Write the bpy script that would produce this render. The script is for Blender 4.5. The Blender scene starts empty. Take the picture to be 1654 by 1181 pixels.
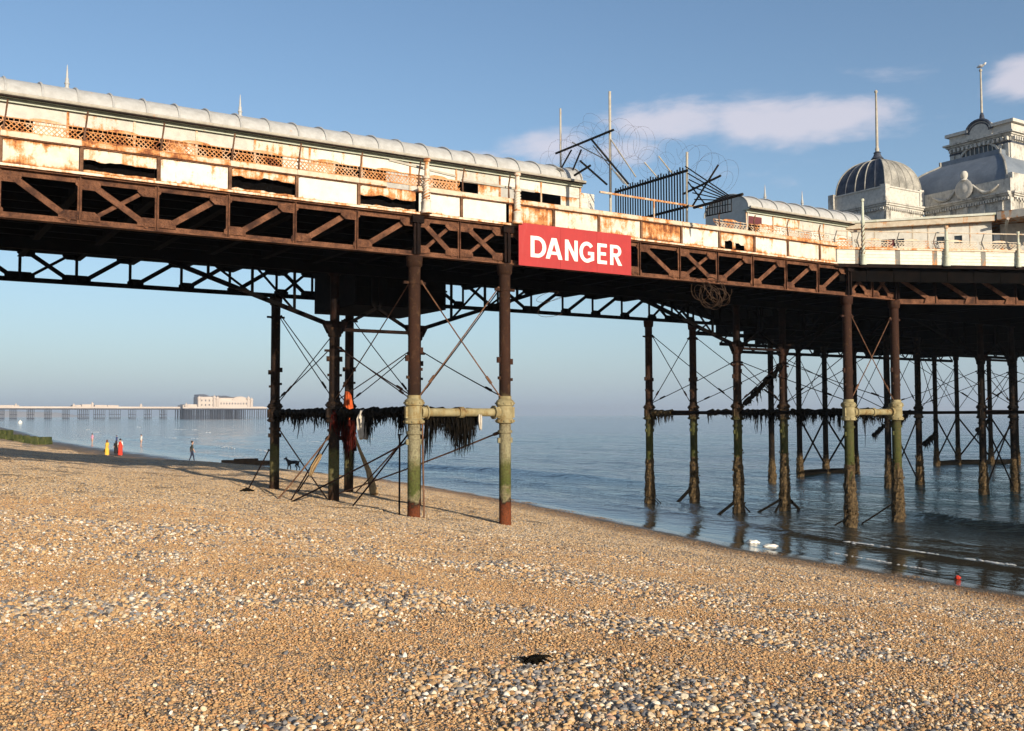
import bpy, bmesh, math, random
from mathutils import Vector, Matrix, Euler, noise as mnoise

R = math.radians
random.seed(7)
scene = bpy.context.scene
COL = scene.collection

# ------------------------------------------------------------------ camera, sky, sun, exposure
PIER_AZ = R(57.5227)                     # angle between the view axis and the pier's long axis
PS, PC = math.sin(PIER_AZ), math.cos(PIER_AZ)
EYE = 3.9                                # eye height above the water (world z = 0)
cam_d = bpy.data.cameras.new('camera')
cam = bpy.data.objects.new('camera', cam_d)
COL.objects.link(cam)
cam_d.sensor_width = 36.0
cam_d.lens = 36.0 * 1611.4 / 1654.0
cam_d.clip_end = 60000
cam.matrix_world = (Matrix.Translation((0, 0, EYE)) @ Matrix.Rotation(R(90 + 2.8324), 4, 'X')
                    @ Matrix.Rotation(R(-0.1428), 4, 'Z'))
scene.camera = cam

SUN_EL = R(14.6)
sun_dir = Vector((-math.sin(R(31.5)), math.cos(R(31.5)), 0))      # horizontal direction the light travels
SUN_FROM = Vector((-sun_dir.x * math.cos(SUN_EL), -sun_dir.y * math.cos(SUN_EL), math.sin(SUN_EL)))
sd = bpy.data.lights.new('sun', 'SUN')
sd.energy = 5.0
sd.angle = R(0.53)
sd.color = (1.0, 0.86, 0.66)
sun = bpy.data.objects.new('sun', sd)
COL.objects.link(sun)
sun.rotation_euler = SUN_FROM.to_track_quat('Z', 'Y').to_euler()
sun.location = (20, -30, 40)

scene.view_settings.view_transform = 'Standard'
scene.view_settings.look = 'None'
scene.view_settings.exposure = 0.40
scene.view_settings.gamma = 1.0
scene.view_settings.use_curve_mapping = False
scene.cycles.max_bounces = 5
scene.cycles.diffuse_bounces = 3
scene.cycles.glossy_bounces = 3
scene.cycles.transparent_max_bounces = 8
scene.cycles.volume_bounces = 0
scene.cycles.use_adaptive_sampling = True
scene.cycles.adaptive_threshold = 0.02
scene.cycles.use_denoising = True


class N:
    """small helper round a node tree"""
    def __init__(s, nt):
        s.nt = nt

    def new(s, t, **kw):
        n = s.nt.nodes.new(t)
        for k, v in kw.items():
            setattr(n, k, v)
        return n

    def set(s, sock, v):
        if isinstance(v, bpy.types.NodeSocket):
            s.nt.links.new(v, sock)
        elif v is not None:
            if sock.type == 'RGBA' and len(v) == 3:
                v = (*v, 1)
            sock.default_value = v

    def math(s, op, a, b=None, c=None, clamp=False):
        n = s.new('ShaderNodeMath', operation=op, use_clamp=clamp)
        for i, v in enumerate((a, b, c)):
            if v is not None:
                s.set(n.inputs[i], v)
        return n.outputs[0]

    def vmath(s, op, a, b):
        n = s.new('ShaderNodeVectorMath', operation=op)
        s.set(n.inputs[0], a)
        s.set(n.inputs[1], b)
        return n.outputs[0]

    def noise(s, vec, scale, detail=4, rough=.55, dist=0):
        n = s.new('ShaderNodeTexNoise')
        s.set(n.inputs['Vector'], vec)
        n.inputs['Scale'].default_value = scale
        n.inputs['Detail'].default_value = detail
        n.inputs['Roughness'].default_value = rough
        n.inputs['Distortion'].default_value = dist
        return n.outputs['Fac']

    def voro(s, vec, scale, feature='F1', rand=1.0):
        n = s.new('ShaderNodeTexVoronoi', feature=feature)
        s.set(n.inputs['Vector'], vec)
        n.inputs['Scale'].default_value = scale
        n.inputs['Randomness'].default_value = rand
        return n

    def ramp(s, fac, stops, interp='LINEAR'):
        n = s.new('ShaderNodeValToRGB')
        n.color_ramp.interpolation = interp
        el = n.color_ramp.elements
        while len(el) < len(stops):
            el.new(0.5)
        for e, (p, c) in zip(el, stops):
            e.position = p
            e.color = (c, c, c, 1) if isinstance(c, (int, float)) else (*c, 1)
        s.set(n.inputs[0], fac)
        return n.outputs[0]

    def mix(s, fac, a, b, blend='MIX'):
        n = s.new('ShaderNodeMix', data_type='RGBA', blend_type=blend)
        s.set(n.inputs[0], fac)
        s.set(n.inputs[6], a)
        s.set(n.inputs[7], b)
        return n.outputs[2]

    def sstep(s, x, a, b):
        n = s.new('ShaderNodeMapRange', interpolation_type='SMOOTHSTEP')
        s.set(n.inputs[0], x)
        n.inputs[1].default_value = a
        n.inputs[2].default_value = b
        return n.outputs[0]

    def bump(s, h, strength=.3, dist=.02):
        n = s.new('ShaderNodeBump')
        n.inputs['Strength'].default_value = strength
        n.inputs['Distance'].default_value = dist
        s.set(n.inputs['Height'], h)
        return n.outputs[0]


# world: clear evening sky with a few soft clouds opposite the sun
world = bpy.data.worlds.new('World')
scene.world = world
world.use_nodes = True
w = N(world.node_tree)
world.node_tree.nodes.clear()
sky = w.new('ShaderNodeTexSky', sky_type='NISHITA', sun_disc=False)
sky.sun_elevation = SUN_EL
sky.sun_rotation = math.atan2(SUN_FROM.x, SUN_FROM.y)
sky.altitude = 5
sky.air_density = 1.0
sky.dust_density = 0.7
sky.ozone_density = 2.6
tc = w.new('ShaderNodeTexCoord')
sx = w.new('ShaderNodeSeparateXYZ')
w.set(sx.inputs[0], tc.outputs['Generated'])
az = w.math('ARCTAN2', sx.outputs[0], sx.outputs[1])
el = w.math('ARCSINE', sx.outputs[2])
cv = w.new('ShaderNodeCombineXYZ')
w.set(cv.inputs[0], w.math('MULTIPLY', az, 5.0))
w.set(cv.inputs[1], w.math('MULTIPLY', el, 15.0))
cn = w.noise(cv.outputs[0], 1.9, 8, .58, .25)
lump = None
for a0, e0, sa, se, amp in ((.275, .280, .11, .026, 1.0), (.16, .282, .075, .024, 1.0), (.12, .262, .06, .02, .8), (.05, .262, .075, .020, .7), (-.07, .250, .10, .014, .75),
                            (.485, .295, .055, .022, 1.0), (.37, .31, .06, .02, .45), (.18, .232, .2, .018, .35),
                            (-1.3, .3, .2, .03, .9), (1.4, .27, .25, .03, .9), (2.4, .33, .3, .03, .9), (-2.3, .27, .25, .03, .9)):
    da = w.math('DIVIDE', w.math('SUBTRACT', az, a0), sa)
    de = w.math('DIVIDE', w.math('SUBTRACT', el, e0), se)
    g = w.math('MULTIPLY', w.math('EXPONENT', w.math('MULTIPLY', w.math('ADD', w.math('MULTIPLY', da, da), w.math('MULTIPLY', de, de)), -1)), amp)
    lump = g if lump is None else w.math('MAXIMUM', lump, g)
cm = w.sstep(w.math('ADD', w.math('MULTIPLY', cn, .95), w.math('MULTIPLY', lump, .64)), .66, 1.02)
cm = w.math('MULTIPLY', cm, w.sstep(el, .03, .16))
cm = w.math('MULTIPLY', cm, .74)
hz = w.math('MULTIPLY', w.math('EXPONENT', w.math('MULTIPLY', w.math('MAXIMUM', el, 0), -8.0)), .80)   # thin haze veil low in the sky
skyc = w.mix(hz, sky.outputs[0], (2.35, 3.25, 4.55))
skyc = w.mix(cm, skyc, (5.3, 5.0, 5.5))
bg = w.new('ShaderNodeBackground')
bg.inputs['Strength'].default_value = 0.112
w.set(bg.inputs[0], skyc)
wo = w.new('ShaderNodeOutputWorld')
w.set(wo.inputs[0], bg.outputs[0])


# ------------------------------------------------------------------ materials
MATS = {}


def mat(name):
    m = bpy.data.materials.new(name)
    m.use_nodes = True
    MATS[name] = m
    n = N(m.node_tree)
    b = m.node_tree.nodes['Principled BSDF']
    b.inputs['Specular IOR Level'].default_value = .25
    return m, n, b


def pos(n, rnd=True, stretch=None):
    g = n.new('ShaderNodeNewGeometry')
    v = g.outputs['Position']
    if rnd:
        oi = n.new('ShaderNodeObjectInfo')
        c = n.new('ShaderNodeCombineXYZ')
        r = n.math('MULTIPLY', oi.outputs['Random'], 37.0)
        for i in range(3):
            n.set(c.inputs[i], r)
        v = n.vmath('ADD', v, c.outputs[0])
    return v


def posz(n):
    g = n.new('ShaderNodeNewGeometry')
    s = n.new('ShaderNodeSeparateXYZ')
    n.set(s.inputs[0], g.outputs['Position'])
    return s.outputs[2]


def painted(name, base, base2, rust, edge=.25, rough=.55, streak=True, scale=1.0, stain=((.50, .22, .075), (.22, .075, .028), (.06, .025, .015))):
    """old oil paint over iron: dirt, rust blooms, runs from the edges"""
    m, n, b = mat(name)
    v = pos(n)
    n1 = n.noise(v, 2.3 * scale, 6, .62)
    vs = n.vmath('MULTIPLY', v, (9, 9, 1.1))
    n2 = n.noise(vs, 1.0 * scale, 5, .6)
    fine = n.noise(v, 26 * scale, 3, .6)
    tcn = n.new('ShaderNodeTexCoord')
    sp = n.new('ShaderNodeSeparateXYZ')
    n.set(sp.inputs[0], tcn.outputs['Generated'])
    ez = n.math('ABSOLUTE', n.math('SUBTRACT', sp.outputs[2], .5))
    ez = n.math('POWER', n.math('MULTIPLY', ez, 2.0), 5.0)
    oi = n.new('ShaderNodeObjectInfo')
    rv = n.math('MULTIPLY', n.math('SUBTRACT', oi.outputs['Random'], .5), .14)
    f = n.math('ADD', n.math('MULTIPLY', n1, .62), n.math('MULTIPLY', n2, .38 if streak else .2))
    f = n.math('ADD', f, n.math('MULTIPLY', ez, edge))
    f = n.math('ADD', f, n.math('ADD', rv, rust - .5))
    f = n.math('ADD', f, n.math('MULTIPLY', n.math('SUBTRACT', fine, .5), .16))
    dirt = n.noise(v, 5.0, 5, .6)
    paint = n.mix(n.ramp(dirt, [(.35, 0), (.72, 1)]), base, base2)
    col = n.mix(n.sstep(f, .50, .62), paint, stain[0])
    col = n.mix(n.sstep(f, .60, .70), col, stain[1])
    col = n.mix(n.sstep(f, .68, .80), col, stain[2])
    n.set(b.inputs['Base Color'], col)
    n.set(b.inputs['Roughness'], n.math('ADD', rough, n.math('MULTIPLY', n.sstep(f, .5, .65), .3)))
    n.set(b.inputs['Normal'], n.bump(n.math('ADD', f, n.math('MULTIPLY', fine, .3)), .35, .01))
    return m


painted('cream_paint', (.62, .585, .515), (.52, .46, .37), .49, .17)
painted('cream_clean', (.65, .625, .565), (.58, .545, .47), .41, .17)
painted('cream_rusty', (.62, .57, .48), (.52, .44, .33), .55, .20)
painted('rail_paint', (.56, .49, .39), (.43, .35, .25), .52, .1)
painted('white_wall', (.63, .605, .55), (.50, .475, .42), .40, .08)
painted('weathered_wall', (.40, .385, .35), (.54, .51, .45), .43, .08)
painted('wood_white', (.61, .61, .54), (.46, .47, .39), .38, .06, stain=((.36, .38, .26), (.22, .23, .15), (.10, .09, .06)))
painted('grey_wall', (.42, .41, .38), (.30, .29, .27), .42, .08)
painted('lattice_rust', (.55, .38, .24), (.42, .22, .12), .56, .05)
painted('roof_metal', (.45, .45, .44), (.34, .335, .32), .37, .0, .5)
painted('green_white', (.50, .53, .44), (.40, .42, .33), .42, .05)
painted('plaster', (.58, .555, .50), (.40, .385, .35), .47, .06, .75, scale=.7, stain=((.30, .285, .255), (.16, .15, .14), (.06, .058, .055)))
painted('post_grey', (.16, .155, .14), (.10, .095, .085), .45, .05)
painted('maroon_board', (.13, .03, .035), (.09, .025, .03), .3, .0)
painted('lichen_cream', (.31, .265, .15), (.17, .14, .07), .50, .05, .85, scale=1.6, stain=((.22, .16, .07), (.10, .05, .022), (.05, .025, .015)))
painted('pole_grey', (.42, .39, .33), (.30, .27, .22), .40, .0)


def iron(name, c1, c2, c3, rough=.75, sc=3.0, bumpd=.012, spec=.15):
    m, n, b = mat(name)
    v = pos(n)
    a = n.noise(v, sc, 6, .65)
    f = n.noise(v, sc * 9, 4, .65)
    col = n.ramp(a, [(.33, c1), (.5, c2), (.68, c3)])
    col = n.mix(n.ramp(f, [(.45, 0), (.7, .7)]), col, c1)
    n.set(b.inputs['Base Color'], col)
    b.inputs['Roughness'].default_value = rough
    b.inputs['Specular IOR Level'].default_value = spec
    n.set(b.inputs['Normal'], n.bump(n.math('ADD', a, n.math('MULTIPLY', f, .6)), .5, bumpd))
    return m


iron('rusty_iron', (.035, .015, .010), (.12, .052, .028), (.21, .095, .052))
iron('dark_shaded_iron', (.006, .004, .004), (.012, .007, .006), (.030, .013, .009), spec=.06)  # darkened copy of the rust: shade on parts under the deck is in its colour
iron('black_shaded_iron', (.0022, .002, .0022), (.0035, .003, .003), (.008, .005, .004), spec=.02)  # near-black copy: underside shade put into the colour
iron('rod_iron', (.06, .03, .018), (.14, .07, .04), (.22, .12, .07))
iron('scaffold_black', (.012, .012, .013), (.02, .019, .018), (.035, .03, .026))
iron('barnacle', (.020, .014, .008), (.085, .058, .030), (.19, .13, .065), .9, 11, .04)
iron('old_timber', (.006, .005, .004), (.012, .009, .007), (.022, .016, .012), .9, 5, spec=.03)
iron('weed', (.003, .003, .002), (.006, .005, .004), (.014, .010, .006), .8, 8, spec=.04)
iron('weed_brown', (.05, .032, .014), (.10, .07, .03), (.16, .11, .055), .8, 8)
iron('algae_stone', (.035, .045, .010), (.09, .105, .025), (.16, .15, .06), .9, 1.2)
iron('lead_dark', (.030, .036, .055), (.055, .065, .09), (.12, .13, .15), .5, 1.5)
iron('lead_light', (.16, .155, .14), (.30, .29, .265), (.44, .42, .37), .6, 1.2)
iron('slate_roof', (.13, .155, .19), (.17, .20, .24), (.22, .25, .29), .55, .8)
iron('wire_rust', (.03, .018, .012), (.06, .035, .022), (.09, .055, .035), .7, 20)


def column_mat(name, bands):
    """bands: height above the water -> colour; old iron with algae, lichen, tar and rust rings"""
    m, n, b = mat(name)
    v = pos(n)
    z = posz(n)
    a = n.noise(v, 3.2, 6, .65)
    f = n.noise(v, 22, 4, .65)
    zz = n.math('ADD', z, n.math('MULTIPLY', n.math('SUBTRACT', a, .5), 1.1))
    zz = n.math('DIVIDE', zz, 9.0)
    col = n.ramp(zz, [(h / 9.0, c) for h, c in bands])
    col = n.mix(n.ramp(f, [(.42, 0), (.75, .75)]), col, (.018, .012, .008))
    col = n.mix(n.ramp(n.noise(v, 6, 4, .6), [(.55, 0), (.75, .6)]), col, (.11, .06, .03))
    n.set(b.inputs['Base Color'], col)
    b.inputs['Roughness'].default_value = .85
    b.inputs['Specular IOR Level'].default_value = .1
    n.set(b.inputs['Normal'], n.bump(n.math('ADD', a, f), .6, .02))
    return m


column_mat('column_beach', [(1.1, (.16, .045, .018)), (1.45, (.11, .03, .012)), (1.6, (.02, .012, .008)), (1.75, (.22, .19, .11)),
                            (1.95, (.07, .085, .022)), (2.5, (.10, .105, .035)), (2.8, (.25, .23, .14)), (3.5, (.24, .21, .13)), (4.1, (.13, .10, .05)),
                            (4.5, (.026, .013, .009)), (5.6, (.045, .020, .013)), (7.8, (.032, .015, .010))])
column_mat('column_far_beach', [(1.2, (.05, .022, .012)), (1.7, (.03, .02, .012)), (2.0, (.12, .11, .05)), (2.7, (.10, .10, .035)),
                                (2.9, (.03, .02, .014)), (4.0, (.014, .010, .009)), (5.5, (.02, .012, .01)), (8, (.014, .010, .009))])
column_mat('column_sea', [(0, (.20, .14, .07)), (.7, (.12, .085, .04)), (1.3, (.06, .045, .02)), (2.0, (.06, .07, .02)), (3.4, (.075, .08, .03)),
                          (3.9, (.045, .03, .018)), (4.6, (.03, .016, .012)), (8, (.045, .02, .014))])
column_mat('column_shaded', [(0, (.07, .05, .028)), (1.0, (.04, .03, .018)), (1.5, (.010, .008, .007)), (8, (.006, .005, .005))])  # silhouette copy: shade under the pier head put into the column colour


def flat(name, col, rough=.7, var=.15, sc=6, spec=.25):
    m, n, b = mat(name)
    v = pos(n)
    a = n.noise(v, sc, 5, .6)
    n.set(b.inputs['Base Color'], n.mix(n.ramp(a, [(.3, 0), (.7, 1)]), tuple(c * (1 - var) for c in col), tuple(min(1, c * (1 + var)) for c in col)))
    b.inputs['Roughness'].default_value = rough
    b.inputs['Specular IOR Level'].default_value = spec
    return m


m, n, b = mat('sign_red')
v = pos(n)
a = n.noise(v, 2.2, 5, .6)
f = n.noise(n.vmath('MULTIPLY', v, (14, 14, 1.5)), 1.0, 4, .6)
col = n.mix(n.ramp(a, [(.3, 0), (.75, 1)]), (.38, .034, .034), (.32, .029, .030))
col = n.mix(n.ramp(f, [(.58, 0), (.8, .35)]), col, (.45, .12, .11))
n.set(b.inputs['Base Color'], col)
b.inputs['Roughness'].default_value = .55
flat('sign_white', (.78, .74, .68), .6, .06)
flat('glass_dark', (.02, .025, .03), .12, .2, 2, .5)
flat('interior_shade', (.010, .009, .009), .9, .2)
flat('skin', (.50, .29, .20), .6, .08)
flat('hair_dark', (.015, .011, .009), .6)
flat('hair_brown', (.12, .06, .03), .6)
flat('cloth_olive', (.055, .055, .045), .85)
flat('cloth_navy', (.018, .024, .05), .85)
flat('cloth_yellow', (.68, .42, .06), .85)
flat('cloth_red', (.60, .045, .025), .85)
flat('cloth_black', (.015, .014, .015), .85)
flat('cloth_pink', (.62, .30, .42), .85)
flat('cloth_white', (.75, .72, .68), .85)
flat('cloth_blue', (.03, .05, .16), .85)
flat('net_orange', (.42, .075, .018), .85, .35, 9)
flat('net_maroon', (.045, .007, .005), .95, .6, 9, .03)
flat('rag_pale', (.50, .45, .38), .9, .25, 5)
flat('dog_black', (.012, .011, .011), .6)
flat('float_red', (.45, .04, .02), .4)
flat('rope_tan', (.30, .20, .10), .9, .3, 14)
flat('foam_lump', (.78, .76, .70), .9, .1)
flat('cliff_chalk', (.26, .25, .25), .95, .12, .01)
flat('far_white', (.50, .43, .38), .8, .10, .05)
flat('far_roof', (.17, .17, .19), .7, .1, .05)
flat('far_pile', (.05, .055, .075), .9, .2, .02)
flat('far_glass', (.03, .03, .045), .4, .2, .05)

# beach shingle (ground between and beyond the loose pebbles)
m, n, b = mat('shingle')
v = pos(n, False)
vz = n.vmath('MULTIPLY', v, (1, 1, .4))
sepz = posz(n)
patch = n.noise(v, .42, 5, .6, .4)
patch2 = n.noise(v, 1.7, 5, .6)
vo = n.voro(vz, 34)
vo2 = n.voro(vz, 78)
vo3 = n.voro(vz, 11)
sc1 = n.new('ShaderNodeSeparateXYZ')
n.set(sc1.inputs[0], vo.outputs['Color'])
sc2 = n.new('ShaderNodeSeparateXYZ')
n.set(sc2.inputs[0], vo2.outputs['Color'])
sc3 = n.new('ShaderNodeSeparateXYZ')
n.set(sc3.inputs[0], vo3.outputs['Color'])
STONE = [(0, (.07, .055, .045)), (.16, (.17, .16, .155)), (.30, (.30, .20, .115)), (.52, (.45, .29, .15)), (.70, (.54, .39, .22)), (.84, (.36, .31, .25)), (1, (.74, .66, .52))]
stones = n.ramp(sc1.outputs[0], STONE)
gravel = n.ramp(sc2.outputs[1], [(0, (.20, .12, .06)), (.3, (.40, .23, .10)), (.6, (.52, .31, .14)), (.85, (.60, .40, .20)), (1, (.72, .56, .36))])
pm = n.math('ADD', n.math('MULTIPLY', patch, .7), n.math('MULTIPLY', patch2, .3))
col = n.mix(n.sstep(pm, .42, .55), gravel, stones)
col = n.mix(n.math('MULTIPLY', n.sstep(sc3.outputs[2], .9, .97), n.sstep(vo3.outputs['Distance'], .5, .3)), col, (.10, .095, .095))
gap = n.sstep(vo.outputs['Distance'], .42, .62)
col = n.mix(n.math('MULTIPLY', gap, .35), col, (.16, .10, .05))
# sand at the foot of the beach, wet near the water
sand = n.mix(n.noise(v, 3.0, 5, .6), (.30, .22, .14), (.23, .17, .115))
zn = n.math('ADD', sepz, n.math('MULTIPLY', n.math('SUBTRACT', n.noise(v, .5, 5, .6), .5), .16))
sandm = n.sstep(zn, .20, .10)
col = n.mix(sandm, col, sand)
wet = n.sstep(zn, .24, .06)
col = n.mix(n.math('MULTIPLY', wet, .72), col, n.mix(.5, (.03, .024, .017), col, 'MULTIPLY'))
n.set(b.inputs['Base Color'], col)
n.set(b.inputs['Roughness'], n.math('SUBTRACT', .85, n.math('MULTIPLY', n.sstep(zn, .13, .03), .74)))
n.set(b.inputs['Specular IOR Level'], n.math('ADD', .15, n.math('MULTIPLY', wet, .4)))
hh = n.math('SUBTRACT', 1.0, n.math('MULTIPLY', vo.outputs['Distance'], 1.2))
hh = n.math('ADD', hh, n.math('MULTIPLY', n.math('SUBTRACT', 1.0, vo2.outputs['Distance']), .4))
hh = n.math('ADD', hh, n.math('MULTIPLY', patch2, 1.5))
hh = n.math('MULTIPLY', hh, n.math('SUBTRACT', 1.0, n.math('MULTIPLY', n.sstep(zn, .2, .08), .97)))
n.set(b.inputs['Normal'], n.bump(hh, .6, .03))

def stone_mat(name, stops, island):
    m, n, b = mat(name)
    oi = n.new('ShaderNodeObjectInfo')
    g = n.new('ShaderNodeNewGeometry')
    r_ = oi.outputs['Random']
    if island:
        r_ = n.math('FRACT', n.math('ADD', g.outputs['Random Per Island'], n.math('MULTIPLY', oi.outputs['Random'], 7.31)))
    if name != 'pebble':                                 # drifts of warmer and greyer stone
        drift = n.noise(g.outputs['Position'], .45, 4, .6)
        r_ = n.math('ADD', n.math('MULTIPLY', r_, .88), n.math('MULTIPLY', n.math('SUBTRACT', drift, .42), .5), clamp=True)
    col = n.ramp(r_, stops)
    mot = n.noise(g.outputs['Position'], 70, 3, .6)
    col = n.mix(n.ramp(mot, [(.35, .0), (.75, .45)]), col, n.mix(.5, col, (.24, .14, .06)))
    z = posz(n)
    zn = n.math('ADD', z, n.math('MULTIPLY', n.math('SUBTRACT', n.noise(g.outputs['Position'], .8, 4, .6), .5), .35))
    wet = n.sstep(zn, .50, .16)
    col = n.mix(n.math('MULTIPLY', wet, .8), col, n.mix(1.0, col, (.30, .24, .20), 'MULTIPLY'))
    n.set(b.inputs['Base Color'], col)
    n.set(b.inputs['Roughness'], n.math('SUBTRACT', .7, n.math('MULTIPLY', wet, .4)))
    b.inputs['Specular IOR Level'].default_value = .22


stone_mat('pebble', [(0, (.045, .042, .045)), (.12, (.12, .125, .135)), (.30, (.24, .24, .245)), (.35, (.36, .22, .11)), (.54, (.52, .32, .15)), (.68, (.60, .42, .23)),
                     (.76, (.42, .35, .27)), (.85, (.66, .53, .36)), (.95, (.80, .74, .64)), (1, (.42, .18, .07))], False)
stone_mat('gravel_stone', [(0, (.10, .09, .085)), (.14, (.22, .17, .13)), (.26, (.42, .24, .105)), (.52, (.52, .31, .145)), (.72, (.60, .41, .22)), (.85, (.48, .23, .09)), (.93, (.42, .37, .31)), (1, (.82, .71, .54))], True)
stone_mat('shingle_stone', [(0, (.05, .047, .05)), (.12, (.15, .145, .145)), (.26, (.27, .255, .24)), (.34, (.42, .27, .14)), (.55, (.52, .35, .19)), (.75, (.60, .45, .28)), (.88, (.46, .38, .29)), (1, (.80, .71, .57))], True)

# sea water
m, n, b = mat('sea_water')
v = pos(n, False)
rot = n.new('ShaderNodeVectorRotate', rotation_type='Z_AXIS')
n.set(rot.inputs['Vector'], v)
rot.inputs['Angle'].default_value = -(math.pi / 2 - PIER_AZ)      # x along the pier (waves run in along x)
wv = n.vmath('MULTIPLY', rot.outputs[0], (1.0, .42, 1))
a = n.noise(wv, 1.1, 5, .55, .4)
f = n.noise(wv, 4.5, 4, .55, .3)
c = n.noise(n.vmath('MULTIPLY', rot.outputs[0], (1, .3, 1)), .16, 4, .55)
ht = n.math('ADD', n.math('MULTIPLY', a, .30), n.math('MULTIPLY', f, .085))
ht = n.math('ADD', ht, n.math('MULTIPLY', c, .8))
sr = n.new('ShaderNodeSeparateXYZ')
n.set(sr.inputs[0], rot.outputs[0])
off = n.sstep(sr.outputs[0], 22.5, 31)
edge = n.math('ADD', .12, n.math('MULTIPLY', off, .88))
ht = n.math('MULTIPLY', ht, edge)
n.set(b.inputs['Normal'], n.bump(ht, .85, 1.0))
shal = n.sstep(sr.outputs[0], 24, 40)
n.set(b.inputs['Base Color'], n.mix(shal, (.045, .040, .028), (.012, .044, .066)))
b.inputs['Roughness'].default_value = .06
b.inputs['IOR'].default_value = 1.333
b.inputs['Specular IOR Level'].default_value = .5

m, n, b = mat('foam')
n.set(b.inputs['Base Color'], (.70, .70, .68))
b.inputs['Roughness'].default_value = .9


# ------------------------------------------------------------------ building helpers
LOC = {}        # object -> origin in its thing's own frame


class MB:
    def __init__(s):
        s.v, s.f = [], []

    def add(s, vs, fs):
        o = len(s.v)
        s.v += [Vector(x) for x in vs]
        s.f += [tuple(o + i for i in q) for q in fs]
        return s

    def box(s, c, size, rot=None):
        c = Vector(c)
        hx, hy, hz_ = size[0] / 2, size[1] / 2, size[2] / 2
        vs = [Vector((x, y, z)) for z in (-hz_, hz_) for y in (-hy, hy) for x in (-hx, hx)]
        if rot is not None:
            vs = [rot @ q for q in vs]
        return s.add([c + q for q in vs], [(0, 2, 3, 1), (4, 5, 7, 6), (0, 1, 5, 4), (2, 6, 7, 3), (0, 4, 6, 2), (1, 3, 7, 5)])

    def span(s, a, b):
        a, b = Vector(a), Vector(b)
        return s.box((a + b) / 2, [abs(q) for q in (b - a)])

    def bar(s, a, b, w_, h_, up=(0, 0, 1)):
        a, b = Vector(a), Vector(b)
        d = b - a
        L = d.length
        x = d / L
        u = Vector(up)
        y = u.cross(x)
        if y.length < 1e-4:
            y = Vector((0, 1, 0)).cross(x)
        y.normalize()
        z = x.cross(y)
        rot = Matrix((x, y, z)).transposed()
        return s.box((a + b) / 2, (L, w_, h_), rot)

    def tube(s, pts, r, n_=8, cap=True):
        pts = [Vector(p) for p in pts]
        k = len(pts)
        rs = r if isinstance(r, (list, tuple)) else [r] * k
        o = len(s.v)
        up = Vector((0, 0, 1))
        d0 = (pts[1] - pts[0]).normalized()
        if abs(d0.z) > .95:
            up = Vector((1, 0, 0))
        for i, p in enumerate(pts):
            d = (pts[min(i + 1, k - 1)] - pts[max(i - 1, 0)])
            d = d.normalized() if d.length > 1e-9 else d0
            x = up.cross(d)
            if x.length < 1e-3:
                x = Vector((0, 1, 0)).cross(d)
            x.normalize()
            y = d.cross(x)
            for j in range(n_):
                t = 2 * math.pi * j / n_
                s.v.append(p + (x * math.cos(t) + y * math.sin(t)) * rs[i])
        for i in range(k - 1):
            for j in range(n_):
                a, b = o + i * n_ + j, o + i * n_ + (j + 1) % n_
                s.f.append((a, b, b + n_, a + n_))
        if cap:
            s.f.append(tuple(o + j for j in range(n_))[::-1])
            s.f.append(tuple(o + (k - 1) * n_ + j for j in range(n_)))
        return s

    def lathe(s, prof, c=(0, 0, 0), n_=12, jit=0, seed=0):
        c = Vector(c)
        o = len(s.v)
        for i, (r, z) in enumerate(prof):
            for j in range(n_):
                t = 2 * math.pi * j / n_
                rr = r
                if jit:
                    rr = r * (1 + jit * mnoise.noise((math.cos(t) * 2.2 + seed, math.sin(t) * 2.2, z * 5 + seed)))
                s.v.append(c + Vector((rr * math.cos(t), rr * math.sin(t), z)))
        for i in range(len(prof) - 1):
            for j in range(n_):
                a, b = o + i * n_ + j, o + i * n_ + (j + 1) % n_
                s.f.append((a, b, b + n_, a + n_))
        s.f.append(tuple(o + j for j in range(n_))[::-1])
        s.f.append(tuple(o + (len(prof) - 1) * n_ + j for j in range(n_)))
        return s

    def prism(s, poly, ext):
        poly = [Vector(p) for p in poly]
        ext = Vector(ext)
        k = len(poly)
        o = len(s.v)
        s.v += poly + [p + ext for p in poly]
        s.f.append(tuple(range(o, o + k)))
        s.f.append(tuple(range(o + k, o + 2 * k))[::-1])
        for i in range(k):
            j = (i + 1) % k
            s.f.append((o + i, o + k + i, o + k + j, o + j))
        return s

    def strip(s, outer, inner, ext, closed=True):
        """ring of quads between two outlines, given thickness"""
        k = len(outer)
        for i in range(k if closed else k - 1):
            j = (i + 1) % k
            s.prism([outer[i], outer[j], inner[j], inner[i]], ext)
        return s

    def mesh(s, name, material, smooth=False, org=None):
        me = bpy.data.meshes.new(name)
        vs = [q - org for q in s.v] if org is not None else s.v
        me.from_pydata([tuple(q) for q in vs], [], s.f)
        bm = bmesh.new()
        bm.from_mesh(me)
        bmesh.ops.recalc_face_normals(bm, faces=bm.faces)
        bm.to_mesh(me)
        bm.free()
        if material:
            me.materials.append(MATS[material])
        if smooth:
            me.polygons.foreach_set('use_smooth', [True] * len(me.polygons))
            me.set_sharp_from_angle(angle=R(45))
        return me

    def build(s, name, material, parent=None, smooth=False):
        o_ = LOC[parent] if parent is not None else Vector((0, 0, 0))
        ob = bpy.data.objects.new(name, s.mesh(name, material, smooth, o_))
        COL.objects.link(ob)
        if parent is not None:
            ob.parent = parent
        LOC[ob] = o_
        return ob


def place(name, me, parent, loc, rot=None):
    ob = bpy.data.objects.new(name, me)
    COL.objects.link(ob)
    ob.parent = parent
    ob.location = Vector(loc) - LOC[parent]
    if rot is not None:
        ob.rotation_euler = rot
    LOC[ob] = Vector(loc)
    return ob


def tag(o, label=None, cat=None, group=None, kind=None):
    if label:
        o['label'] = label
    if cat:
        o['category'] = cat
    if group:
        o['group'] = group
    if kind:
        o['kind'] = kind
    return o


PANG = math.pi / 2 - PIER_AZ


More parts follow.
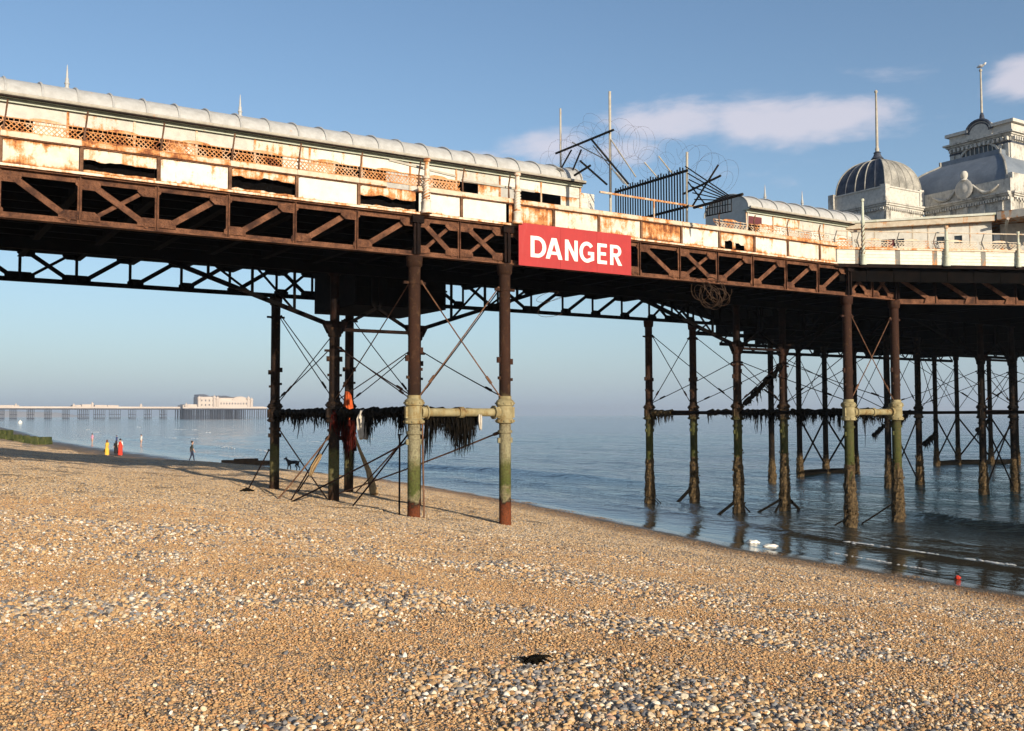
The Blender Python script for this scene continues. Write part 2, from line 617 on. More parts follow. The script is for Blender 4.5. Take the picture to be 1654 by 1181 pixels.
def W(p, q, z=0):
    """pier frame (p out to sea, q across, away from us) -> world"""
    return Vector((p * PS - q * PC, p * PC + q * PS, z))


def toP(x, y, z=0):
    return Vector((x * PS + y * PC, -x * PC + y * PS, z))


def thing(name, org, label, cat, group=None, frame='pier'):
    """Empty at the thing's base; frame 'pier' = children built in (p, q, z)"""
    o = bpy.data.objects.new(name, None)
    COL.objects.link(o)
    o.empty_display_size = .3
    org = Vector(org)
    LOC[o] = org
    if frame == 'pier':
        o.location = W(*org)
        o.rotation_euler = (0, 0, PANG)
    else:
        o.location = org
    return tag(o, label, cat, group)


def solo(mb, name, material, org, label, cat, group=None, frame='pier', smooth=False, kind=None):
    """a thing that is one mesh"""
    org = Vector(org)
    ob = bpy.data.objects.new(name, mb.mesh(name, material, smooth, org))
    COL.objects.link(ob)
    LOC[ob] = org
    if frame == 'pier':
        ob.location = W(*org)
        ob.rotation_euler = (0, 0, PANG)
    else:
        ob.location = org
    return tag(ob, label, cat, group, kind)


def lerp(a, b, t):
    return a + (b - a) * t


def interp(x, tab):
    if x <= tab[0][0]:
        return tab[0][1]
    for (x0, y0), (x1, y1) in zip(tab, tab[1:]):
        if x <= x1:
            return lerp(y0, y1, (x - x0) / (x1 - x0))
    return tab[-1][1]


def sstep(x, a, b):
    t = max(0, min(1, (x - a) / (b - a)))
    return t * t * (3 - 2 * t)


# ------------------------------------------------------------------ the beach and the sea
PROF = [(-200, 4.5), (-30, 3.0), (-8, 2.52), (0, 2.36), (4.7, 2.10), (8, 1.70), (11.9, 1.24), (14.7, .88), (18, .42), (20, .16), (21.4, .02), (23.5, -.10), (28, -.4), (45, -1.6), (120, -5), (300, -8)]
SHIFT = [(-50, -.4), (0, -.8), (12, -.5), (21, 0), (29, 1.6), (37, 3.0), (50, 4.4), (58, 4.6), (68, 3.4), (84, 2.4), (98, 2.2), (125, 2.0), (160, 2.4), (400, 18), (1500, 60)]


def ground(p, q):
    sh = interp(q, SHIFT) * sstep(p, 9, 19)
    if q > 150:
        sh = interp(q, SHIFT)
    pe = p - sh
    z = interp(pe, PROF)
    und = mnoise.noise((p * .35, q * .28, 3.1)) * .07 + mnoise.noise((p * .9, q * .7, 7.7)) * .03 + mnoise.noise((p * 2.3, q * 2.0, 1.2)) * .014
    z += und * sstep(z, .1, .9)
    if q > 62:                                   # the shingle flattens into sand farther along the shore
        k = sstep(q, 62, 85)
        if pe < 22 and pe > 12:
            z = lerp(z, min(z, .03 + (22 - pe) * .022 + max(0, 15 - pe) * .17), k)
    return z


def frange(a, b, st):
    k = max(1, round((b - a) / st))
    return [a + (b - a) * i / k for i in range(k)]


pl = [-400, -200, -100, -60, -40, -30, -22, -16, -12, -9] + frange(-7, 30, .25) + [30, 33, 37, 42, 50, 65, 90, 130, 200, 300]
ql = [-120, -80, -50, -30, -20, -12, -7] + frange(-4, 30, .25) + frange(30, 62, .5) + frange(62, 160, 2) + [160, 170, 185, 205, 230, 260, 300, 350, 420, 520, 700, 900, 1200, 1600, 2200]
mb = MB()
for p_ in pl:
    for q_ in ql:
        mb.v.append(W(p_, q_, ground(p_, q_)))
nq = len(ql)
for i in range(len(pl) - 1):
    for j in range(nq - 1):
        a = i * nq + j
        mb.f.append((a, a + nq, a + nq + 1, a + 1))
beach = solo(mb, 'shingle_beach', 'shingle', (0, 0, 0), 'sloping tan and grey shingle beach running down to the water', 'beach', frame='world', smooth=True, kind='structure')


def wave(x, y):
    P = toP(x, y)
    p, q = P.x, P.y
    d = math.hypot(x, y)
    wl = 21.3 + interp(q, SHIFT)
    k = sstep(p - wl, 0, 8)
    fade = 1 / (1 + (d / 260) ** 2)
    wob = mnoise.noise((q * .03, p * .02, 5)) * 3
    z = 0
    z += .055 * math.sin((p + wob) * .95 + q * .05) * k
    z += .05 * math.sin((p + wob * 1.5) * .41 - q * .06 + 1.3) * k
    z += .09 * mnoise.noise((p * .30, q * .11, 2.0)) * k
    z += .05 * mnoise.noise((p * .8, q * .33, 9.0)) * k
    z *= fade
    if 0 < p - wl < 16 and q < 240:              # small spent breakers rolling in
        for off, amp, wd in ((3.7, .07, .34), (6.6, .09, .5), (11.5, .12, .8)):
            c = wl + off + mnoise.noise((q * .12, off, 0)) * .9
            amp2 = amp * (.55 + .9 * max(0, mnoise.noise((q * .07, off * 3, 4)) + .35))
            t = (p - c) / wd
            z += amp2 * math.exp(-t * t * (2.2 if t < 0 else .7))
    return z


rad = [8]
while rad[-1] < 200:
    rad.append(rad[-1] + max(.22, rad[-1] * .0085))
while rad[-1] < 45000:
    rad.append(rad[-1] * 1.06)
ang = [R(a) for a in ([-90, -75, -62, -52, -46, -42] + frange(-40, 40, .22) + [40, 44, 50, 58, 70, 90, 110])]
mb = MB()
for r_ in rad:
    for t in ang:
        x, y = r_ * math.sin(t), r_ * math.cos(t)
        mb.v.append(Vector((x, y, wave(x, y) if r_ < 1500 else 0)))
na = len(ang)
for i in range(len(rad) - 1):
    for j in range(na - 1):
        a = i * na + j
        mb.f.append((a, a + na, a + na + 1, a + 1))
# leave out the water that would lie well under the beach
keep = []
for fc in mb.f:
    c = mb.v[fc[0]]
    P = toP(c.x, c.y)
    if P.x - interp(P.y, SHIFT) > 16:
        keep.append(fc)
mb.f = keep
sea = solo(mb, 'sea_water', 'sea_water', (0, 0, 0), 'calm blue grey sea reaching to the horizon', 'sea', frame='world', smooth=True, kind='structure')


def foam_strip(name, pts, wd, label, seed):
    """ragged lace of foam lying on the water, built as little blobs"""
    rnd = random.Random(seed)
    mb = MB()
    for (p0, q0), (p1, q1) in zip(pts, pts[1:]):
        L = math.hypot(p1 - p0, q1 - q0)
        k = int(L / (wd * .55)) + 1
        for i in range(k):
            t = (i + rnd.random()) / k
            if mnoise.noise((t * L * .9, seed, 0)) + .5 * mnoise.noise((t * L * 3.1, seed, 2)) < rnd.uniform(-.3, .35):
                continue
            p = lerp(p0, p1, t) + rnd.gauss(0, wd * .45)
            q = lerp(q0, q1, t)
            ww = W(p, q)
            z = max(wave(ww.x, ww.y), ground(p, q)) + .006
            a, b_ = wd * rnd.uniform(.12, .5), wd * rnd.uniform(.5, 1.5)
            vs = []
            for j in range(7):
                th = 2 * math.pi * j / 7
                e = rnd.uniform(.7, 1.2)
                vs.append((p + a * e * math.cos(th), q + b_ * e * math.sin(th), z))
            vs.append((p, q, z + wd * .22))
            mb.add(vs, [(j, (j + 1) % 7, 7) for j in range(7)])
    return solo(mb, name, 'foam', (pts[0][0], pts[0][1], 0), label, 'foam', kind='stuff')


foam_strip('sea_foam', [(25.0, 20.4), (24.9, 18.3), (25.05, 16.0), (24.9, 14.0), (25.2, 11)], .10, 'thin white foam line along the low wave under the pier', 1)
foam_strip('sea_foam', [(22.8, 19.0), (22.5, 17.0), (22.2, 15.4)], .07, 'faint foam thread at the wet sand edge', 2)
k_ = 3
for x, y, L in ((-93.5, 281, 9), (-88, 276, 5), (-121.6, 286, 6), (-129, 345, 10), (-60, 176, 6), (-54, 170, 4), (-70, 230, 5), (-33, 116, 5), (-36, 124, 6), (-30, 150, 5), (-100, 240, 5), (-24, 165, 6), (-27, 108, 3)):
    P = toP(x, y)
    foam_strip('sea_foam', [(P.x, P.y - L / 2), (P.x + .4, P.y), (P.x, P.y + L / 2)], .55 if y > 200 else .26, 'small white wavelet breaking far off beyond the bathers', k_)
    k_ += 1

# loose pebbles of the foreground: one uncountable mass, scattered over the near beach
def patchiness(x, y):
    pn = mnoise.fractal((x * .26, y * .40, 0), .9, 2.0, 4) * .5 + .5
    pn = pn * .58 + (mnoise.fractal((x * 1.4, y * 1.4, 4), .8, 2.0, 3) * .5 + .5) * .42
    # storm drifts: where the larger stones lie, and the sandier hollows between
    for cx, cy, rx, ry, amp in ((-.1, 5.6, 1.3, .9, .17), (2.0, 5.5, 1.0, .8, .12), (-2.2, 6.0, 1.1, 1.3, -.16), (2.6, 8.0, 1.6, .7, -.15), (-.8, 9.2, 2.6, .9, .08), (-4.0, 8.6, 1.5, 1.0, .08),
                                (1.6, 11.5, 2.4, .8, .06), (-1.8, 7.6, 1.6, .6, -.08), (3.6, 12.5, 1.5, .7, -.1)):
        pn += amp * math.exp(-((x - cx) / rx) ** 2 - ((y - cy) / ry) ** 2)
    return pn


mb = MB()
dens, size, gdens = [], [], []
NR, NA = 64, 70
for i in range(NR + 1):
    d = 3.2 + (22 - 3.2) * (i / NR) ** 1.5
    for j in range(NA + 1):
        t = lerp(R(-43), R(43), j / NA)
        x, y = d * math.tan(t), d
        P = toP(x, y)
        z = ground(P.x, P.y)
        mb.v.append(Vector((x, y, z)))
        pn = patchiness(x, y)
        near = min(1, (6.0 / d)) ** 1.0
        dens.append((120 + 2500 * sstep(pn, .39, .74)) * near * sstep(22 - d, 0, 10) * sstep(z, .12, .3))
        size.append((.0072 + .0062 * sstep(pn, .46, .74)) * (1 + max(0, d - 8) * .03))
        gdens.append(32 * sstep(22 - d, 0, 4) * sstep(z, .08, .2))
for i in range(NR):
    for j in range(NA):
        a = i * (NA + 1) + j
        mb.f.append((a, a + 1, a + NA + 2, a + NA + 1))
gmesh = (list(mb.v), list(mb.f))
peb = solo(mb, 'loose_pebbles', 'pebble', (0, 0, 0), 'rounded flint pebbles in tan, grey and white strewn over the near beach', 'pebbles', frame='world', kind='stuff')
for nm, arr in (('dens', dens), ('psize', size)):
    at = peb.data.attributes.new(nm, 'FLOAT', 'POINT')
    at.data.foreach_set('value', arr)
ng = bpy.data.node_groups.new('pebble_scatter', 'GeometryNodeTree')
ng.interface.new_socket('Geometry', in_out='INPUT', socket_type='NodeSocketGeometry')
ng.interface.new_socket('Geometry', in_out='OUTPUT', socket_type='NodeSocketGeometry')
G = N(ng)
gi, go = G.new('NodeGroupInput'), G.new('NodeGroupOutput')
dp = G.new('GeometryNodeDistributePointsOnFaces')
G.set(dp.inputs['Mesh'], gi.outputs[0])
na1 = G.new('GeometryNodeInputNamedAttribute', data_type='FLOAT')
na1.inputs['Name'].default_value = 'dens'
G.set(dp.inputs['Density'], na1.outputs[0])
jn = G.new('GeometryNodeJoinGeometry')
for k in range(4):
    ic = G.new('GeometryNodeMeshIcoSphere')
    ic.inputs['Radius'].default_value = 1.0
    ic.inputs['Subdivisions'].default_value = 3
    sp = G.new('GeometryNodeSetPosition')
    G.set(sp.inputs['Geometry'], ic.outputs[0])
    ps = G.new('GeometryNodeInputPosition')
    nz = G.new('ShaderNodeTexNoise')
    G.set(nz.inputs['Vector'], G.vmath('ADD', ps.outputs[0], (k * 9.1, k * 3.3, 0)))
    nz.inputs['Scale'].default_value = .75
    nz.inputs['Detail'].default_value = 1.0
    sub = G.vmath('SUBTRACT', nz.outputs['Color'], (.5, .5, .5))
    G.set(sp.inputs['Offset'], G.vmath('MULTIPLY', sub, (1.1, 1.1, .9)))
    sm = G.new('GeometryNodeSetMaterial')
    G.set(sm.inputs[0], sp.outputs[0])
    sm.inputs['Material'].default_value = MATS['pebble']
    ss = G.new('GeometryNodeSetShadeSmooth')
    G.set(ss.inputs[0], sm.outputs[0])
    gti = G.new('GeometryNodeGeometryToInstance')
    G.set(gti.inputs[0], ss.outputs[0])
    ng.links.new(gti.outputs[0], jn.inputs[0])
ip = G.new('GeometryNodeInstanceOnPoints')
up_ = G.new('GeometryNodeSetPosition')
G.set(up_.inputs['Geometry'], dp.outputs['Points'])
up_.inputs['Offset'].default_value = (0, 0, .007)
G.set(ip.inputs['Points'], up_.outputs[0])
G.set(ip.inputs['Instance'], jn.outputs[0])
ip.inputs['Pick Instance'].default_value = True


def rval(lo, hi, seed, dt='FLOAT'):
    rv = G.new('FunctionNodeRandomValue', data_type=dt)
    if dt == 'FLOAT':
        rv.inputs[2].default_value, rv.inputs[3].default_value = lo, hi
        rv.inputs['Seed'].default_value = seed
        return rv.outputs[1]
    rv.inputs[0].default_value, rv.inputs[1].default_value = lo, hi
    rv.inputs['Seed'].default_value = seed
    return rv.outputs[0]


ri = G.new('FunctionNodeRandomValue', data_type='INT')
ri.inputs[4].default_value, ri.inputs[5].default_value = 0, 3
G.set(ip.inputs['Instance Index'], ri.outputs[2])
na2 = G.new('GeometryNodeInputNamedAttribute', data_type='FLOAT')
na2.inputs['Name'].default_value = 'psize'
rs = G.math('POWER', rval(0.0, 1.0, 5), 3.5)
rs = G.math('ADD', .5, G.math('MULTIPLY', rs, 1.9))
sz = G.math('MULTIPLY', na2.outputs[0], rs)
vs_ = G.new('ShaderNodeVectorMath', operation='SCALE')
G.set(vs_.inputs[0], rval((.9, .75, .58), (1.3, 1.0, .92), 8, 'FLOAT_VECTOR'))
G.set(vs_.inputs['Scale'], sz)
G.set(ip.inputs['Scale'], vs_.outputs[0])
G.set(ip.inputs['Rotation'], rval((-.9, -.9, 0), (.9, .9, 6.283), 11, 'FLOAT_VECTOR'))
G.set(go.inputs[0], ip.outputs[0])
md = peb.modifiers.new('scatter', 'NODES')
md.node_group = ng

# finer gravel and the shingle farther off: patches of a few dozen stones each, strewn edge over edge
def stone_patch(name, count, rad_, rmin, rmax, seed, sub):
    rnd = random.Random(seed)
    bm = bmesh.new()
    for i in range(count):
        a, rr = rnd.uniform(0, 6.283), rad_ * math.sqrt(rnd.random())
        r_ = lerp(rmin, rmax, rnd.random() ** 2.2)
        m4 = (Matrix.Translation((rr * math.cos(a), rr * math.sin(a), r_ * rnd.uniform(-.1, .45))) @ Euler((rnd.uniform(-.5, .5), rnd.uniform(-.5, .5), rnd.uniform(0, 6.28))).to_matrix().to_4x4()
              @ Matrix.Diagonal((r_ * rnd.uniform(1, 1.5), r_ * rnd.uniform(.75, 1.05), r_ * rnd.uniform(.5, .8), 1)))
        bmesh.ops.create_icosphere(bm, subdivisions=sub, radius=1, matrix=m4)
    me = bpy.data.meshes.new(name)
    bm.to_mesh(me)
    bm.free()
    me.polygons.foreach_set('use_smooth', [True] * len(me.polygons))
    return me


def scatter_patches(ob, attr, patches, material, seed, smin=.8, smax=1.3):
    g2 = bpy.data.node_groups.new('patch_scatter', 'GeometryNodeTree')
    g2.interface.new_socket('Geometry', in_out='INPUT', socket_type='NodeSocketGeometry')
    g2.interface.new_socket('Geometry', in_out='OUTPUT', socket_type='NodeSocketGeometry')
    global G
    G = N(g2)
    gi, go = G.new('NodeGroupInput'), G.new('NodeGroupOutput')
    dp = G.new('GeometryNodeDistributePointsOnFaces')
    G.set(dp.inputs['Mesh'], gi.outputs[0])
    dp.inputs['Seed'].default_value = seed
    na_ = G.new('GeometryNodeInputNamedAttribute', data_type='FLOAT')
    na_.inputs['Name'].default_value = attr
    G.set(dp.inputs['Density'], na_.outputs[0])
    jn = G.new('GeometryNodeJoinGeometry')
    for me in patches:
        me.materials.append(MATS[material])
        src = bpy.data.objects.new(me.name, me)          # source stones, never linked to the scene
        oi = G.new('GeometryNodeObjectInfo')
        oi.inputs['Object'].default_value = src
        oi.inputs['As Instance'].default_value = True
        g2.links.new(oi.outputs['Geometry'], jn.inputs[0])
    ip = G.new('GeometryNodeInstanceOnPoints')
    G.set(ip.inputs['Points'], dp.outputs['Points'])
    G.set(ip.inputs['Instance'], jn.outputs[0])
    ip.inputs['Pick Instance'].default_value = True
    ri = G.new('FunctionNodeRandomValue', data_type='INT')
    ri.inputs[4].default_value, ri.inputs[5].default_value = 0, len(patches) - 1
    G.set(ip.inputs['Instance Index'], ri.outputs[2])
    al = G.new('FunctionNodeAlignRotationToVector')
    al.axis = 'Z'
    G.set(al.inputs['Vector'], dp.outputs['Normal'])
    ro = G.new('FunctionNodeRotateRotation', rotation_space='LOCAL')
    G.set(ro.inputs[0], al.outputs[0])
    G.set(ro.inputs[1], rval((0, 0, 0), (0, 0, 6.283), 3, 'FLOAT_VECTOR'))
    G.set(ip.inputs['Rotation'], ro.outputs[0])
    G.set(ip.inputs['Scale'], rval(smin, smax, 4))
    G.set(go.inputs[0], ip.outputs[0])
    ob.modifiers.new('scatter', 'NODES').node_group = g2


mb = MB()
mb.v, mb.f = gmesh
gv = solo(mb, 'fine_gravel', 'gravel_stone', (0, 0, 0), 'fine orange tan gravel filling the beach between the larger pebbles', 'gravel', frame='world', kind='stuff')
at = gv.data.attributes.new('dens', 'FLOAT', 'POINT')
at.data.foreach_set('value', gdens)
scatter_patches(gv, 'dens', [stone_patch('gravel_patch', 170, .24, .004, .0115, 40 + k, 1) for k in range(4)], 'gravel_stone', 5)

mb = MB()
sdens = []
NR, NA = 90, 64
for i in range(NR + 1):
    d = 11 * (150 / 11) ** (i / NR)
    for j in range(NA + 1):
        t = lerp(R(-38), R(38), j / NA)
        x, y = d * math.tan(t), d
        P = toP(x, y)
        z = ground(P.x, P.y)
        mb.v.append(Vector((x, y, z)))
        k = sstep(d, 11, 16) * (1 if d < 45 else (45 / d) ** 2)
        sdens.append(9.5 * k * sstep(z, .10, .24) if P.x < 30 else 0)
for i in range(NR):
    for j in range(NA):
        a = i * (NA + 1) + j
        mb.f.append((a, a + 1, a + NA + 2, a + NA + 1))
fs_ = solo(mb, 'far_shingle', 'shingle_stone', (0, 0, 0), 'shingle stones covering the beach farther off under the pier', 'shingle', frame='world', kind='stuff')
at = fs_.data.attributes.new('dens', 'FLOAT', 'POINT')
at.data.foreach_set('value', sdens)
scatter_patches(fs_, 'dens', [stone_patch('shingle_patch', 95, .36, .008, .022, 60 + k, 1) for k in range(4)], 'shingle_stone', 9, .9, 1.6)

# ------------------------------------------------------------------ the iron pier
Q0, DQ = 23.45, 5.41                     # near girder line, spacing of the column rows across the pier
QR = Q0 + 2 * DQ
QM = Q0 + DQ
PA, PB, PCc, PD = 11.88, 14.69, 29.06, 31.70
PE, PF = 45.6, 48.25
ZB, ZT = 8.09, 9.17                      # girder bottom and top
POSTS = [-2.8, -1.2, .42, 2.06, 3.65, 5.29, 6.92, 8.57, 10.21, PA, 13.21, PB, 16.25, 17.87, 19.49, 21.11, 22.73, 24.32, 25.9, 27.5, PCc, 30.4, PD]

pier = thing('iron_pier', (PA, Q0, 1.2), 'derelict rusting iron pier on slender columns striding from the beach into the sea', 'pier')


def gusset(mb, p, q, z, sx_, sz_, top):
    """riveted plate at a girder node"""
    t = .014
    h = sz_
    z0, z1 = (z - h, z) if top else (z, z + h)
    if top:
        poly = [(p - sx_, q, z1), (p + sx_, q, z1), (p + sx_, q, z1 - h * .5), (p + sx_ * .55, q, z0), (p - sx_ * .55, q, z0), (p - sx_, q, z1 - h * .5)]
    else:
        poly = [(p - sx_, q, z0), (p + sx_, q, z0), (p + sx_, q, z0 + h * .5), (p + sx_ * .55, q, z1), (p - sx_ * .55, q, z1), (p - sx_, q, z0 + h * .5)]
    mb.prism(poly, (0, t, 0))
    for i in range(5):
        for j in range(3):
            rp, rz = p + sx_ * .8 * (i / 2 - 1), lerp(z0, z1, .2 + .3 * j)
            if abs(i - 2) == 2 and ((j == 0 and top) or (j == 2 and not top)):
                continue
            c = Vector((rp, q - .012, rz))
            e = .015
            mb.add([c, c + Vector((-e, .012, -e)), c + Vector((e, .012, -e)), c + Vector((e, .012, e)), c + Vector((-e, .012, e))],
                   [(0, 1, 2), (0, 2, 3), (0, 3, 4), (0, 4, 1)])


def girder(name, q, posts, kinds, material, front=True):
    """lattice girder along the pier; kinds per bay: '/', '\\', 'X' or ' '"""
    a, b_ = posts[0], posts[-1]
    mb = MB()
    mb.span((a, q - .11, ZB), (b_, q + .11, ZB + .03))             # bottom flange
    mb.span((a, q - .02, ZB + .03), (b_, q + .02, ZB + .14))        # bottom web
    mb.span((a, q - .13, ZT - .03), (b_, q + .13, ZT))              # top flange
    mb.span((a, q - .02, ZT - .15), (b_, q + .02, ZT - .03))        # top web
    g_ = mb.build(name, material, pier)
    z0, z1 = ZB + .1, ZT - .12
    for p in posts[1:-1]:
        mb = MB()
        mb.span((p - .045, q - .055, ZB + .03), (p + .045, q - .035, ZT - .03))
        mb.span((p - .008, q - .12, ZB + .03), (p + .008, q - .055, ZT - .03))
        mb.build('post', material, g_)
    for (p0, p1), kd in zip(zip(posts, posts[1:]), kinds):
        for c in ({'X': '\\/'}).get(kd, kd):
            if c == ' ':
                continue
            x0, x1 = p0 + .17, p1 - .17
            qa = q - .045 if c == '\\' else q + .045
            if c == '/':
                A_, B_ = (x0, qa, z0), (x1, qa, z1)
            else:
                A_, B_ = (x0, qa, z1), (x1, qa, z0)
            mb = MB()
            thin = kd == 'X' and c == '/'
            mb.bar(A_, B_, .012 if not thin else .06, .14 if not thin else .09, (0, 0, 1))
            d = (Vector(B_) - Vector(A_)).normalized()
            nrm = Vector((-d.z, 0, d.x))
            mb.bar(Vector(A_) + nrm * .0 + Vector((0, .045, 0)), Vector(B_) + Vector((0, .045, 0)), .07, .012)
            mb.build('diagonal', material, g_)
            if front:
                for (pp, zz, top) in ((A_[0], ZT - .10, True), (B_[0], ZB + .10, False)) if c == '\\' else ((A_[0], ZB + .10, False), (B_[0], ZT - .10, True)):
                    m2 = MB()
                    gusset(m2, pp, q - .062 if c == '\\' else q - .058, zz, .26, .20, top)
                    m2.build('gusset_plate', material, g_)
    return g_


kinds = ['\\', '\\', '\\', '\\', 'X', '/', '/', '/', '/', 'X', 'X', '\\', '\\', '\\', '\\', 'X', '/', '/', '/', '/', 'X', 'X']
girder('front_girder', Q0, POSTS, kinds, 'rusty_iron')
girder('rear_girder', QR, POSTS + [33.4, 35.2, 37, 38.8, 40.6, 42.4, 44.2, PE, 46.9, PF], kinds + ['\\'] * 4 + ['X'] + ['/'] * 3 + ['X', 'X'], 'black_shaded_iron')

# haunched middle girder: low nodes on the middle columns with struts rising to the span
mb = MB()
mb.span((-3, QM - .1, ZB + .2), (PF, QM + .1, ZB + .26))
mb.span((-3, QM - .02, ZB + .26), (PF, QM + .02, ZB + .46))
mg = mb.build('middle_girder', 'black_shaded_iron', pier)
for a_, b_ in ((PA, PB), (PCc, PD), (PE, PF)):
    for c_, sgn in ((a_, -1), (b_, 1)):
        mb = MB()
        mb.prism([(c_ - .42, QM, 6.80), (c_ - .22, QM, 6.42), (c_ + .22, QM, 6.42), (c_ + .42, QM, 6.80)], (0, .2, 0))
        for v_ in mb.v:
            v_.y -= .1
        mb.build('node_plate', 'dark_shaded_iron', mg)
        mb = MB()
        mb.bar((c_ + sgn * .2, QM, 6.70), (c_ + sgn * 5.2, QM, ZB + .25), .13, .12)
        mb.build('haunch_strut', 'black_shaded_iron', mg)
        mb = MB()
        mb.bar((c_ - sgn * .3, QM, 6.68), ((a_ + b_) / 2 - sgn * .12, QM, 7.35), .10, .09)
        mb.bar(((a_ + b_) / 2 - sgn * .12, QM, 7.35), ((a_ + b_) / 2 - sgn * .12, QM, ZB + .2), .10, .09)
        mb.build('haunch_strut', 'black_shaded_iron', mg)
        for dd in (1.3, 2.6, 3.9):
            mb = MB()
            zz = lerp(6.70, ZB + .25, (dd - .2) / 5.0)
            mb.bar((c_ + sgn * dd, QM, zz), (c_ + sgn * dd, QM, ZB + .22), .07, .07)
            mb.bar((c_ + sgn * dd, QM, zz), (c_ + sgn * (dd + 1.2), QM, ZB + .22), .05, .06)
            mb.build('haunch_strut', 'black_shaded_iron', mg)
    mb = MB()
    mb.bar((a_ + .2, QM, 6.55), (b_ - .2, QM, 6.55), .14, .10)
    mb.build('tie_bar', 'dark_shaded_iron', mg)

# cross girders, joists and deck
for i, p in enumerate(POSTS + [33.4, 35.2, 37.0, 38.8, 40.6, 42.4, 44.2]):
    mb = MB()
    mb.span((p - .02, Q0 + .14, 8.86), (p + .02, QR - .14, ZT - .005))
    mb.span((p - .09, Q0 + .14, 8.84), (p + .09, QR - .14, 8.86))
    mb.build('cross_girder', 'black_shaded_iron', pier)
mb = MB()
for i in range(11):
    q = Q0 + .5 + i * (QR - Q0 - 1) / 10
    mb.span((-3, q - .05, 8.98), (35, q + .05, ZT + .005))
mb.build('joist_floor', 'black_shaded_iron', pier)
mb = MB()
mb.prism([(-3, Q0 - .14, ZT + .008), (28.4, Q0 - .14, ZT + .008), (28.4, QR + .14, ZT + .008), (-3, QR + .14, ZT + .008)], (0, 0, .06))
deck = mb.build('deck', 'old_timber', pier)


def column(parent, p, q, z0, material, ztop=ZB, r=.165, girt=True, seed=0, crust=False, low_cap=None):
    mb = MB()
    top = low_cap if low_cap else ztop
    prof = [(r * 1.05, z0 - .25), (r * 1.02, z0 + .3), (r, 3.4), (r * 1.25, 3.4), (r * 1.25, 3.48), (r, 3.48), (r * .98, 5.4), (r * .96, top - .75),
            (r * 1.12, top - .75), (r * 1.12, top - .68), (r * .96, top - .68), (r * .98, top - .30), (r * 1.25, top - .26), (r * 1.35, top - .04), (r * 1.35, top)]
    mb.lathe(prof, (p, q, 0), 16)
    c = mb.build('column', material, parent, True)
    if girt:
        mb = MB()
        prof = [(r * 1.05, 3.66), (r * 1.5, 3.68), (r * 1.5, 3.78), (r * 1.3, 3.80), (r * 1.3, 4.14), (r * 1.52, 4.16), (r * 1.52, 4.28), (r * 1.1, 4.34), (r * 1.1, 4.42)]
        mb.lathe(prof, (p, q, 0), 14, .05, seed)
        for j in range(8):                               # flange bolts
            th = 2 * math.pi * (j + .3) / 8
            for zz in (3.73, 4.22):
                mb.box((p + r * 1.53 * math.cos(th), q + r * 1.53 * math.sin(th), zz), (.05, .05, .05), Matrix.Rotation(th, 3, 'Z'))
        for sgn in (-1, 1):                              # clamp ears
            mb.box((p + sgn * r * 1.45, q - .02, 3.97), (.07, .10, .30))
        mb.build('collar', 'lichen_cream' if q == Q0 else material, c, True)
    rnd = random.Random(seed)
    for sgn in (-1, 1):
        zl = 5.5 + rnd.uniform(-.15, .15)
        for cc, sz_ in (((p + sgn * (r + .04), q, zl), (.1, .05, .16)), ((p + sgn * (r + .03), q - .02, zl - .5), (.07, .06, .08)),
                        ((p + sgn * (r * 1.2 + .05), q, top - .71), (.14, .07, .07)), ((p + sgn * (r + .03), q, 3.2), (.08, .05, .14))):
            MB().box(cc, sz_).build('lug', material, c)
    if crust:
        mb = MB()
        top_c = -.6 + crust * .17
        prof = []
        for k_ in range(crust + 1):
            zz = -.6 + k_ * .17
            u = max(0, min(1, zz / top_c))
            prof.append((r * (1.42 - .40 * u ** 1.3 + .06 * math.sin(k_ * 1.7 + seed)), zz))
        mb.lathe(prof, (p, q, 0), 18, .30, seed * 3.1)
        o = mb.build('barnacle_crust', 'barnacle', c)
        mb2 = MB()
        for k_ in range(420):                                # single mussels and barnacles standing out
            th, zz = rnd.uniform(0, 6.283), rnd.triangular(-.1, top_c + .5, .3)
            rr = r * (rnd.uniform(1.25, 1.55) - .38 * max(0, min(1, zz / top_c)))
            cc = Vector((p + rr * math.cos(th), q + rr * math.sin(th), zz))
            e = rnd.uniform(.025, .065)
            ax = [Vector((rnd.uniform(-1, 1), rnd.uniform(-1, 1), rnd.uniform(-1, 1))) * e for _ in range(4)]
            mb2.add([cc + q_ for q_ in ax], [(0, 1, 2), (0, 2, 3), (0, 3, 1), (1, 3, 2)])
        mb2.build('mussel_cluster', 'barnacle', c)['kind'] = 'stuff'
    return c


sd_ = 1
for (p, g_) in ((PA, 0), (PB, 0)):
    for k in range(3):
        q = Q0 + k * DQ
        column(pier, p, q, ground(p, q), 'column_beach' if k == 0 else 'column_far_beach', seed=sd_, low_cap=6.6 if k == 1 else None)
        sd_ += 1
for p in (PCc, PD):
    for k in range(3):
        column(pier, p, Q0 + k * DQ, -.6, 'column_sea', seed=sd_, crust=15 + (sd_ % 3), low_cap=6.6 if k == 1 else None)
        sd_ += 1
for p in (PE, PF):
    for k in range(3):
        column(pier, p, Q0 + k * DQ, -1.5, 'column_shaded', seed=sd_, crust=13, low_cap=6.6 if k == 1 else None)
        sd_ += 1
